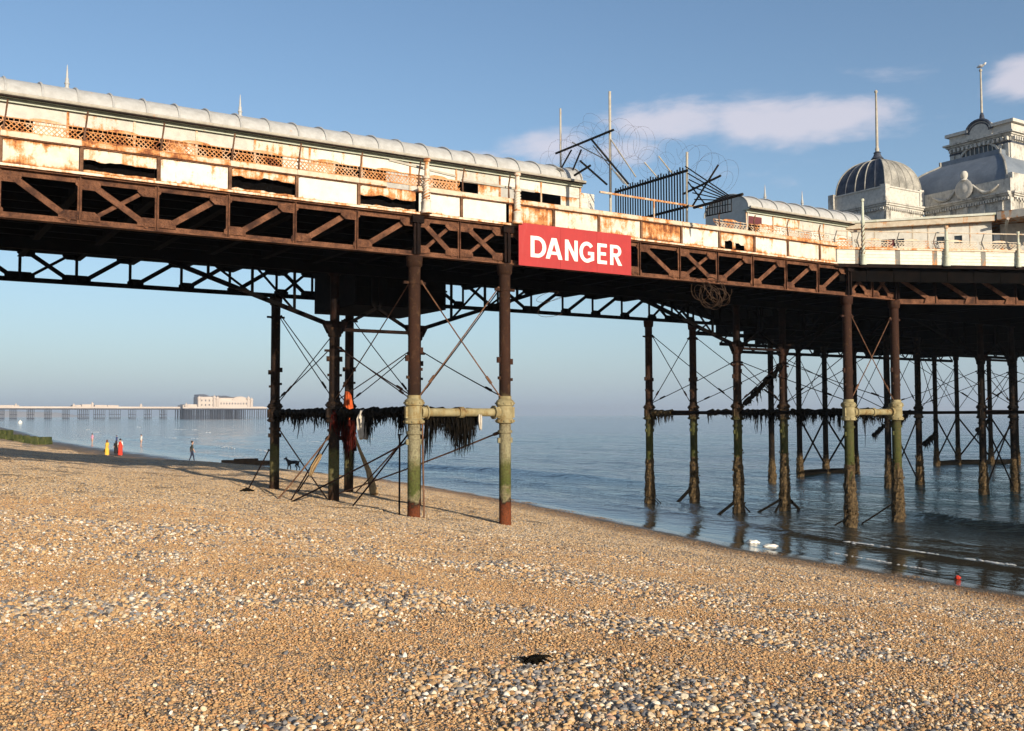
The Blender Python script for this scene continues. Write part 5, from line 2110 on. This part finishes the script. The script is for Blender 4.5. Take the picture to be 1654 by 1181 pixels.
drape((PA + .3, QM - .3, 3.6), 'bright orange net bundle lashed to the middle beach column', [(PA + .30, QM - .28, 4.62), (PA + .33, QM - .28, 4.5), (PA + .35, QM - .28, 4.2), (PA + .36, QM - .28, 4.0), (PA + .42, QM - .28, 3.9), (PA + .40, QM - .28, 3.78)],
      [.05, .10, .13, .13, .24, .2], 'net_orange', 3, 'fishing_net', 'net')
weed_clump((PA - .12, QM - .26, 3.95), (PA + .62, QM - .30, 3.95), [(0, 1.0), (.3, 1.5), (.6, 1.1), (1, .6)], 240, 'dark red netting hanging in shreds below the orange bundle', 41, 'net_maroon', .06, None)
drape((PA, QM - 2.2, 3.4), 'pale torn rag hanging from the weed covered bar', [(PA + .1, QM - 2.25, 4.05), (PA + .05, QM - 2.25, 3.8), (PA, QM - 2.25, 3.5), (PA - .02, QM - 2.25, 3.22)], [.2, .22, .16, .1], 'rag_pale', 7, 'torn_rag', 'rag')
drape((PA + 1.95, Q0 - .07, 3.6), 'small white rag strip in the black seaweed fringe', [(PA + 1.95, Q0 - .1, 3.9), (PA + 1.95, Q0 - .1, 3.75), (PA + 1.96, Q0 - .1, 3.5)], [.05, .06, .03], 'rag_pale', 8, 'torn_rag', 'rag', .02)
drape((PA - 1.2, QM - 1.0, 1.9), 'tan rope bundle knotted round the raking rod', [(PA - .75, QM - .8, 2.75), (PA - .85, QM - .85, 2.6), (PA - 1.0, QM - .9, 2.4), (PA - 1.15, QM - 1.0, 2.15)], [.03, .06, .07, .03], 'rope_tan', 9, 'rope_bundle', 'rope', .04)
mb = MB()
mb.tube([(PB - .1, QR - .5, 3.4), (PB + .1, QR - .8, 2.6), (PB + .25, QR - 1.2, 1.9), (PB + .3, QR - 1.6, ground(PB + .3, QR - 1.6) + .05)], [.04, .06, .10, .16], 7)
solo(mb, 'rope_bundle', 'rope_tan', (PB, QR - 1.2, 1.0), 'frayed brown rope trailing to the shingle by the rear column', 'rope')

# ------------------------------------------------------------------ small things on the beach and in the water
def lump(name, material, x, y, size_, label, cat, seed, flat_=.4, base=None):
    P = toP(x, y)
    z = ground(P.x, P.y) if base is None else base
    bm = bmesh.new()
    bmesh.ops.create_icosphere(bm, subdivisions=3, radius=1)
    me = bpy.data.meshes.new(name)
    for v_ in bm.verts:
        nn = 1 + .5 * mnoise.noise(v_.co * 1.6 + Vector((seed, 0, 0))) + .25 * mnoise.noise(v_.co * 4 + Vector((seed, 0, 0)))
        v_.co = Vector((v_.co.x * size_[0] * nn, v_.co.y * size_[1] * nn, v_.co.z * size_[2] * nn))
    bm.to_mesh(me)
    bm.free()
    me.polygons.foreach_set('use_smooth', [True] * len(me.polygons))
    me.materials.append(MATS[material])
    ob = bpy.data.objects.new(name, me)
    COL.objects.link(ob)
    ob.location = (x, y, z + size_[2] * flat_)
    return tag(ob, label, cat)


lump('foam_lump', 'foam_lump', 7.28, 30.5, (.17, .2, .07), 'larger white foam lump at the water edge', 'foam lump', 2, base=.0)
lump('foam_lump', 'foam_lump', 7.62, 29.7, (.2, .15, .05), 'smaller flat white foam lump nearer the shingle', 'foam lump', 5, base=.0)
lump('fishing_float', 'float_red', 10.5, 23.75, (.06, .05, .05), 'small red and white float lying at the water edge', 'float', 8, base=.02)
lump('beach_buoy', 'foam_lump', -263, 534, (.9, .9, 1.1), 'tiny white buoy on the water before the distant pier', 'buoy', 4, base=0)
P_ = toP(.16, 7.28)
rnd = random.Random(77)
mb = MB()
zk_ = ground(P_.x, P_.y)
for i in range(26):
    a = rnd.gauss(0, .5)
    L = rnd.uniform(.04, .11)
    c = Vector((.16 + rnd.gauss(0, .03), 7.28 + rnd.gauss(0, .02), zk_ + .02))
    d = Vector((math.cos(a) * rnd.choice((-1, 1)), math.sin(a) * .6, 0))
    pts = [c + d * L * t + Vector((0, rnd.gauss(0, .008), .02 + .02 * math.sin(t * 3 + i))) for t in (0, .33, .66, 1)]
    mb.tube(pts, [.014, .012, .009, .003], 5)
solo(mb, 'kelp_scrap', 'weed', (.16, 7.28, zk_), 'black dried kelp scrap lying on the near pebbles', 'kelp', frame='world')
mb = MB()
c = Vector((-8.4, 31.7, 0))
gz = ground(*toP(c.x, c.y).xy)
for i in range(8):
    a = rnd.uniform(0, 3.14)
    mb.tube([c + Vector((-.25 * math.cos(a), -.15 * math.sin(a), gz + .05)), c + Vector((0, 0, gz + .12)), c + Vector((.25 * math.cos(a), .15 * math.sin(a), gz + .03))], [.02, .04, .015], 5)
solo(mb, 'kelp_scrap', 'weed', tuple(c + Vector((0, 0, gz))), 'small dark kelp heap on the shingle left of the columns', 'kelp', frame='world')
mb = MB()
for a, b_ in (((-23.5, 81.4), (-18.8, 79.5)), ):
    mb.bar((*a, .12), (*b_, .14), .5, .35)
    mb.bar((a[0] + 1, a[1] - .2, .3), (a[0] + 3, a[1] - .9, .36), .3, .2)
solo(mb, 'driftwood_baulk', 'old_timber', (-21, 80.4, 0), 'dark low timber baulk at the water edge right of the walking man', 'driftwood', frame='world')

# groyne at the far left
gr = thing('groyne', (12, 132, .2), 'short algae green stone groyne running down the far beach at left', 'groyne')
a, b_ = Vector((9.0, 126, 0)), Vector((19.5, 146.3, 0))
d = (b_ - a)
rnd = random.Random(12)
n_b = 9
for row in range(2):
    for i in range(n_b):
        t0, t1 = i / n_b, (i + 1) / n_b - .012
        mb = MB()
        m0, m1 = a + d * t0, a + d * t1
        zz = ground(m0.x, m0.y) + .72 - row * .55 + rnd.uniform(-.04, .04)
        w_ = 1.1 + row * .25 + rnd.uniform(-.06, .06)
        mb.bar((m0.x, m0.y, zz), (m1.x, m1.y, zz), w_, .56)
        mb.build('stone_block', 'algae_stone', gr)

# ------------------------------------------------------------------ people and a dog
def skin_mesh(name, verts, edges, radii, sub=1):
    me = bpy.data.meshes.new(name + '_skeleton')
    me.from_pydata(verts, edges, [])
    ob = bpy.data.objects.new(name, me)
    COL.objects.link(ob)
    sk = ob.modifiers.new('skin', 'SKIN')
    sk.use_smooth_shade = True
    for i, r_ in enumerate(radii):
        rr = r_ if isinstance(r_, tuple) else (r_, r_)
        me.skin_vertices[0].data[i].radius = rr
        me.skin_vertices[0].data[i].use_root = (i == 0)
    if sub:
        ob.modifiers.new('sub', 'SUBSURF').levels = sub
    dg = bpy.context.evaluated_depsgraph_get()
    out = bpy.data.meshes.new_from_object(ob.evaluated_get(dg))
    bpy.data.objects.remove(ob)
    out.polygons.foreach_set('use_smooth', [True] * len(out.polygons))
    return out


def person(x, y, h, face, label, mats, stride=.0, arm=(0.0, 0.0), wade=0, dress=None, hair='hair_dark', longhair=False, group=None, base=None, bag=None):
    """mats: (top, legs, feet); face = direction faced, radians from +x"""
    P = toP(x, y)
    z = (ground(P.x, P.y) if base is None else base) - wade
    s = h / 1.75
    V, E_, Rr = [], [], []

    def v_(px, py, pz, r_):
        V.append((px * s, py * s, pz * s))
        Rr.append((r_[0] * s, r_[1] * s) if isinstance(r_, tuple) else (r_ * s, r_ * s))
        return len(V) - 1
    # local: +x is forward, y left
    pel = v_(0, 0, .95, (.15, .12))
    wai = v_(0, 0, 1.12, (.135, .11))
    che = v_(.01, 0, 1.33, (.17, .12))
    nek = v_(.01, 0, 1.47, (.06, .06))
    hed0 = v_(.03, 0, 1.56, (.075, .085))
    hed1 = v_(.035, 0, 1.66, (.085, .10))
    hed2 = v_(.03, 0, 1.725, (.06, .07))
    E_ += [(pel, wai), (wai, che), (che, nek), (nek, hed0), (hed0, hed1), (hed1, hed2)]
    for sgn, ph, am in ((1, stride, arm[0]), (-1, -stride, arm[1])):
        hip = v_(0, sgn * .09, .88, .095)
        kn = v_(.42 * math.sin(ph) * .6 + .02, sgn * .10, .49, .065)
        an = v_(.84 * math.sin(ph) * .55 - (.05 if ph < 0 else 0), sgn * .10, .09, .042)
        to = v_(.84 * math.sin(ph) * .55 + .16, sgn * .11, .035, .035)
        E_ += [(pel, hip), (hip, kn), (kn, an), (an, to)]
        sh = v_(0, sgn * .19, 1.41, .062)
        el_ = v_(-.05 + .28 * math.sin(am), sgn * .245, 1.14, .045)
        wr = v_(.02 + .5 * math.sin(am), sgn * .25, .90, .032)
        ha = v_(.05 + .56 * math.sin(am), sgn * .245, .80, (.04, .022))
        E_ += [(che, sh), (sh, el_), (el_, wr), (wr, ha)]
    me = skin_mesh('body', V, E_, Rr)
    slots = []
    for mn in ('skin',) + tuple(mats):
        me.materials.append(MATS[mn])
    for pg in me.polygons:
        c = pg.center / s
        idx = 0
        arm_ = abs(c.y) > .205
        if c.z > 1.46:
            idx = 0
        elif arm_ and .7 < c.z:
            idx = 1 if c.z > 1.12 else 0
        elif c.z > .93:
            idx = 1
        elif c.z > .10:
            idx = 2
        else:
            idx = 3
        pg.material_index = idx
    root = thing('person', (x, y, z + wade), label, 'person', group, 'world')
    root.rotation_euler = (0, 0, face)
    LOC[root] = Vector((0, 0, 0))
    ob = bpy.data.objects.new('body', me)
    COL.objects.link(ob)
    ob.parent = root
    ob.location = (0, 0, -wade)
    LOC[ob] = Vector((0, 0, -wade))
    # face: nose, eyes, ears
    fb = MB()
    fb.add([Vector(q) * s for q in ((.115, -.018, 1.575), (.115, .018, 1.575), (.15, 0, 1.58), (.11, 0, 1.64))], [(0, 1, 2), (1, 3, 2), (3, 0, 2)])
    for sgn in (1, -1):
        fb.lathe([(.0, -.03 * s), (.02 * s, 0), (0, .03 * s)], Vector((.03, sgn * .098, 1.60)) * s, 6)
    fb.build('facial_features', 'skin', None)
    fo = list(LOC)[-1]
    fo.parent = ob
    # hair cap
    hb = MB()
    prof = [(.088 * s, 1.60 * s), (.102 * s, 1.65 * s), (.098 * s, 1.70 * s), (.07 * s, 1.755 * s), (.01, 1.775 * s)]
    if longhair:
        prof = [(.085 * s, 1.40 * s), (.11 * s, 1.50 * s)] + prof
    hb.lathe(prof, (-.012 * s, 0, 0), 12, .1, h)
    hb.build('hair', hair, None, True)
    ho = list(LOC)[-1]
    ho.parent = ob
    if dress:
        db = MB()
        z0 = dress[1]
        db.lathe([(dress[2] * s, z0 * s), (.21 * s, .85 * s), (.175 * s, 1.08 * s), (.195 * s, 1.30 * s), (.17 * s, 1.43 * s), (.07 * s, 1.47 * s)], (0, 0, 0), 16, .12, h * 3)
        db.build('dress', dress[0], None, True)
        do = list(LOC)[-1]
        do.parent = ob
    if bag:
        bb = MB()
        bb.lathe([(.02, .30), (.13, .34), (.15, .5), (.10, .62), (.03, .66)], (.05, .30, 0), 10, .1, 3)
        bb.tube([(.05, .30, .64), (.06, .26, .8)], .012, 5)
        bb.build('bag', bag, None, True)
        bo = list(LOC)[-1]
        bo.parent = ob
    return root


person(-26.3, 82.2, 1.74, R(20), 'man in dark olive shirt and navy trousers walking along the shore', ('cloth_olive', 'cloth_navy', 'cloth_black'), .42, (-.3, .35))
person(-37.9, 93.6, 1.50, R(60), 'figure in a long yellow dress standing at left of the shore group', ('cloth_yellow', 'cloth_yellow', 'skin'), .1, (.1, -.1), dress=('cloth_yellow', .12, .24), hair='hair_brown', longhair=True, group='group standing on the shore', bag='cloth_black')
person(-37.3, 94.2, 1.44, R(100), 'small figure in black standing in the middle of the shore group', ('cloth_black', 'cloth_black', 'cloth_black'), .1, (.2, .0), hair='hair_dark', longhair=True, group='group standing on the shore', dress=('cloth_black', .3, .22))
person(-36.7, 93.7, 1.62, R(80), 'figure in a long red dress and white collar at right of the shore group', ('cloth_white', 'cloth_red', 'skin'), .1, (-.1, .2), dress=('cloth_red', .1, .24), group='group standing on the shore')
person(-58.8, 140, 1.6, R(60), 'distant bather in a pink top wading at the left', ('cloth_pink', 'skin', 'skin'), .15, (.1, .1), .15, base=0.0)
person(-62.1, 157, 1.45, R(60), 'distant bather in dark blue deep in the water behind the shore group', ('cloth_blue', 'cloth_blue', 'skin'), .1, (.3, .3), .6, base=0.0)
person(-48.5, 130.7, 1.6, R(45), 'distant bather in a white top wading between the group and the walking man', ('cloth_white', 'skin', 'skin'), .15, (.1, .1), .12, base=0.0)


def dog(x, y, h, face, label):
    P = toP(x, y)
    z = ground(P.x, P.y)
    s = h / .62
    V = [(0, 0, .47), (.14, 0, .47), (.26, 0, .46), (-.18, 0, .50), (-.30, 0, .49), (.36, 0, .58), (.42, 0, .69), (.52, 0, .68), (.60, 0, .655), (-.40, 0, .52), (-.52, 0, .62), (-.56, 0, .72)]
    Rr = [(.10, .11), (.115, .135), (.10, .13), (.085, .10), (.085, .10), (.07, .08), (.07, .075), (.045, .05), (.03, .03), (.03, .03), (.022, .022), (.012, .012)]
    E_ = [(0, 1), (1, 2), (0, 3), (3, 4), (2, 5), (5, 6), (6, 7), (7, 8), (4, 9), (9, 10), (10, 11)]
    for sgn in (1, -1):
        i = len(V)
        V += [(.25, sgn * .08, .36), (.23 + .04 * sgn, sgn * .085, .20), (.25 + .06 * sgn, sgn * .085, .03), (.30 + .06 * sgn, sgn * .085, .02)]
        Rr += [.055, .036, .028, .028]
        E_ += [(2, i), (i, i + 1), (i + 1, i + 2), (i + 2, i + 3)]
        i = len(V)
        V += [(-.28, sgn * .08, .38), (-.24 + .03 * sgn, sgn * .09, .27), (-.36 + .05 * sgn, sgn * .09, .18), (-.33 + .05 * sgn, sgn * .09, .03), (-.28 + .05 * sgn, sgn * .09, .02)]
        Rr += [.07, .05, .03, .026, .026]
        E_ += [(4, i), (i, i + 1), (i + 1, i + 2), (i + 2, i + 3), (i + 3, i + 4)]
    me = skin_mesh('dog', [tuple(c * s for c in q) for q in V], E_, [(r_[0] * s, r_[1] * s) if isinstance(r_, tuple) else r_ * s for r_ in Rr])
    me.materials.append(MATS['dog_black'])
    root = thing('dog', (x, y, z), label, 'dog', None, 'world')
    root.rotation_euler = (0, 0, face)
    LOC[root] = Vector((0, 0, 0))
    ob = bpy.data.objects.new('body', me)
    COL.objects.link(ob)
    ob.parent = root
    for sgn in (1, -1):
        eb = MB()
        eb.add([Vector(q) * s for q in ((.40, sgn * .03, .74), (.46, sgn * .055, .74), (.40, sgn * .07, .72), (.42, sgn * .055, .83))], [(0, 1, 3), (1, 2, 3), (2, 0, 3), (0, 2, 1)])
        eb.build('ear', 'dog_black', None)
        eo = list(LOC)[-1]
        eo.parent = ob
    return root


dog(-12.75, 58.2, .62, R(165), 'black dog standing at the water edge beyond the left column')

# ------------------------------------------------------------------ the second pier far off, and the coast behind it
FQ = 1150.0


def fpx(x):
    """position along the far pier that lies at bearing of photo column x (its own straight axis, q = FQ)"""
    r_ = (x - 827) / 1611.4
    return FQ * (PC + r_ * PS) / (PS - r_ * PC)


fp = thing('distant_pier', (fpx(340), FQ, 0), 'distant white pier with theatre at its end on the horizon', 'pier')
fz = 12.0
fa, fb_ = fpx(-60), fpx(421)
mb = MB()
mb.span((fa, FQ - 9, fz - 1.3), (fpx(290), FQ + 9, fz))
mb.span((fpx(290), FQ - 22, fz - 1.3), (fb_, FQ + 22, fz))
mb.build('deck', 'far_pile', fp)
mb = MB()
mb.span((fa, FQ - 9.5, fz), (fpx(288), FQ - 9.2, fz + 1.9))
mb.span((fpx(288), FQ - 22.5, fz), (fb_, FQ - 22.2, fz + 1.6))
mb.build('railing', 'far_white', fp)
for x in (-24, 2, 22, 50, 78, 107, 135, 161, 186, 214, 239, 264):
    mb = MB()
    c = fpx(x)
    wd_ = 4.8 if x in (135, 161, 186) else 2.8
    for i in range(4 if wd_ < 4 else 6):
        for q in (-5, 5):
            p = c + lerp(-wd_, wd_, i / (3 if wd_ < 4 else 5))
            mb.span((p - .2, FQ + q - .2, -2), (p + .2, FQ + q + .2, fz - 1.3))
    mb.span((c - wd_, FQ - 5.2, 1.0), (c + wd_, FQ + 5.2, 1.9))
    mb.span((c - wd_, FQ - 5.2, 5.2), (c + wd_, FQ + 5.2, 5.7))
    mb.build('trestle', 'far_pile', fp)
me = MB().span((-.4, -.4, -2), (.4, .4, fz - 1.3)).mesh('pile', 'far_pile')
for i in range(36):
    p = lerp(fpx(291), fb_ - 1, i / 35)
    for q in (-21, -7, 8, 21):
        if q > -10 and i > 27:
            continue
        place('pile', me, fp, (p, FQ + q + random.uniform(-1, 1), 0))
mb = MB()
mb.span((fpx(300), FQ - 12, 3.0), (fpx(385), FQ + 12, 3.8))
mb.build('cross_beam', 'far_pile', fp)


def far_block(x0, x1, h0, h1, q0, q1, name='pavilion_wall', material='far_white'):
    mb = MB()
    mb.span((fpx(x0), FQ + q0, fz + h0), (fpx(x1), FQ + q1, fz + h1))
    return mb.build(name, material, fp)


far_block(318, 342, 0, 13.2, -13, 14)
far_block(342, 398, 0, 9.2, -14, 14)
far_block(343, 372, 9.2, 12.6, -11, 11)
far_block(291, 318, 0, 3.6, -12, 10)
far_block(398, 420, 0, 2.2, -16, 10)
far_block(294, 315, 3.6, 4.6, -10, 8, 'roof', 'far_white')
for x0, x1, h0, h1 in ((318, 336, 13.2, 16.2), (343, 372, 12.6, 14.8)):
    mb = MB()
    a, b_ = fpx(x0), fpx(x1)
    mb.prism([(a, FQ - 13, fz + h0), (b_, FQ - 13, fz + h0), (lerp(a, b_, .75), FQ, fz + h1), (lerp(a, b_, .25), FQ, fz + h1)], (0, 24, 0))
    mb.build('roof', 'far_roof', fp)
mb = MB()
a, b_ = fpx(370), fpx(396)
for i in range(10):
    t0, t1 = math.pi * i / 10, math.pi * (i + 1) / 10
    c, r_ = (a + b_) / 2, (b_ - a) / 2
    mb.prism([(c - r_ * math.cos(t0), FQ - 12, fz + 9.2 + 4.6 * math.sin(t0)), (c - r_ * math.cos(t1), FQ - 12, fz + 9.2 + 4.6 * math.sin(t1)), (c - r_ * math.cos(t1), FQ - 12, fz + 9.2), (c - r_ * math.cos(t0), FQ - 12, fz + 9.2)], (0, 24, 0))
mb.build('barrel_roof', 'far_white', fp)
for x, h_ in ((316.5, 13.5), (341, 14.5), (346, 13.4), (395.5, 13.6), (400.5, 12.0), (296, 5.5)):
    mb = MB()
    c = fpx(x)
    mb.lathe([(1.7, fz), (1.7, fz + h_ - 3), (2.1, fz + h_ - 2.8), (1.9, fz + h_ - 1.2), (1.0, fz + h_ - .2), (.2, fz + h_ + .3), (.1, fz + h_ + 1.6)], (c, FQ - 13.5, 0), 10)
    mb.build('turret', 'far_white', fp, True)
me = MB().span((-.6, 0, 0), (.6, .2, 2.0)).mesh('window', 'far_glass')
for i in range(11):
    place('window', me, fp, (lerp(fpx(347), fpx(392), i / 10), FQ - 14.15, fz + 4.6))
for i in range(4):
    for zz in (3.0, 8.0):
        place('window', me, fp, (lerp(fpx(321), fpx(339), i / 3), FQ - 13.15, fz + zz))
for x0, x1, h_ in ((116, 130, 3.6), (131, 150, 4.2), (152, 172, 3.6), (173, 190, 3.4), (-10, 30, 3.2)):
    far_block(x0, x1, 0, h_, -6, 6, 'deck_building')
for x, h_ in ((118, 4.8), (148, 6.5), (226, 5.0), (25, 4.6)):
    mb = MB()
    mb.lathe([(1.5, fz), (1.5, fz + h_ - 1.6), (1.0, fz + h_ - .5), (.1, fz + h_ + .4)], (fpx(x), FQ - 6, 0), 8)
    mb.build('turret', 'far_white', fp, True)
mb = MB()
P0, P1 = Vector((-2600, 3150, 0)), Vector((-1650, 3900, 0))
prof_pts = []
for i in range(40):
    t = i / 39
    c = P0.lerp(P1, t)
    hh_ = (26 + 10 * mnoise.noise((t * 5, 0, 0))) * (1 - .25 * t)
    if t > .9:
        hh_ *= (1 - t) / .1 + .02
    prof_pts.append((c, hh_))
nrm = Vector((.62, -.78, 0))
for c, h_ in prof_pts:
    mb.v += [c + nrm * 30 + Vector((0, 0, -3)), c + nrm * 8 + Vector((0, 0, h_ * .9)), c + Vector((0, 0, h_)), c - nrm * 400 + Vector((0, 0, h_ * 1.2))]
for i in range(39):
    for j in range(3):
        a = i * 4 + j
        mb.f.append((a, a + 4, a + 5, a + 1))
solo(mb, 'far_cliffs', 'cliff_chalk', (-2100, 3500, 0), 'pale chalk cliffs low on the far horizon', 'cliffs', frame='world', smooth=True, kind='structure')

# ------------------------------------------------------------------ sea haze
mb = MB()
mb.span((-4500, -80, -9.5), (4500, 5200, 46))
hz_ = solo(mb, 'haze', None, (0, 0, 0), 'thin sea haze', 'haze', frame='world', kind='stuff')
hm = bpy.data.materials.new('haze_air')
hm.use_nodes = True
nt = hm.node_tree
nt.nodes.clear()
pv = nt.nodes.new('ShaderNodeVolumePrincipled')
pv.inputs['Color'].default_value = (.80, .88, 1.0, 1)
pv.inputs['Density'].default_value = .00022
pv.inputs['Anisotropy'].default_value = .2
ou = nt.nodes.new('ShaderNodeOutputMaterial')
nt.links.new(pv.outputs[0], ou.inputs['Volume'])
hz_.data.materials.append(hm)
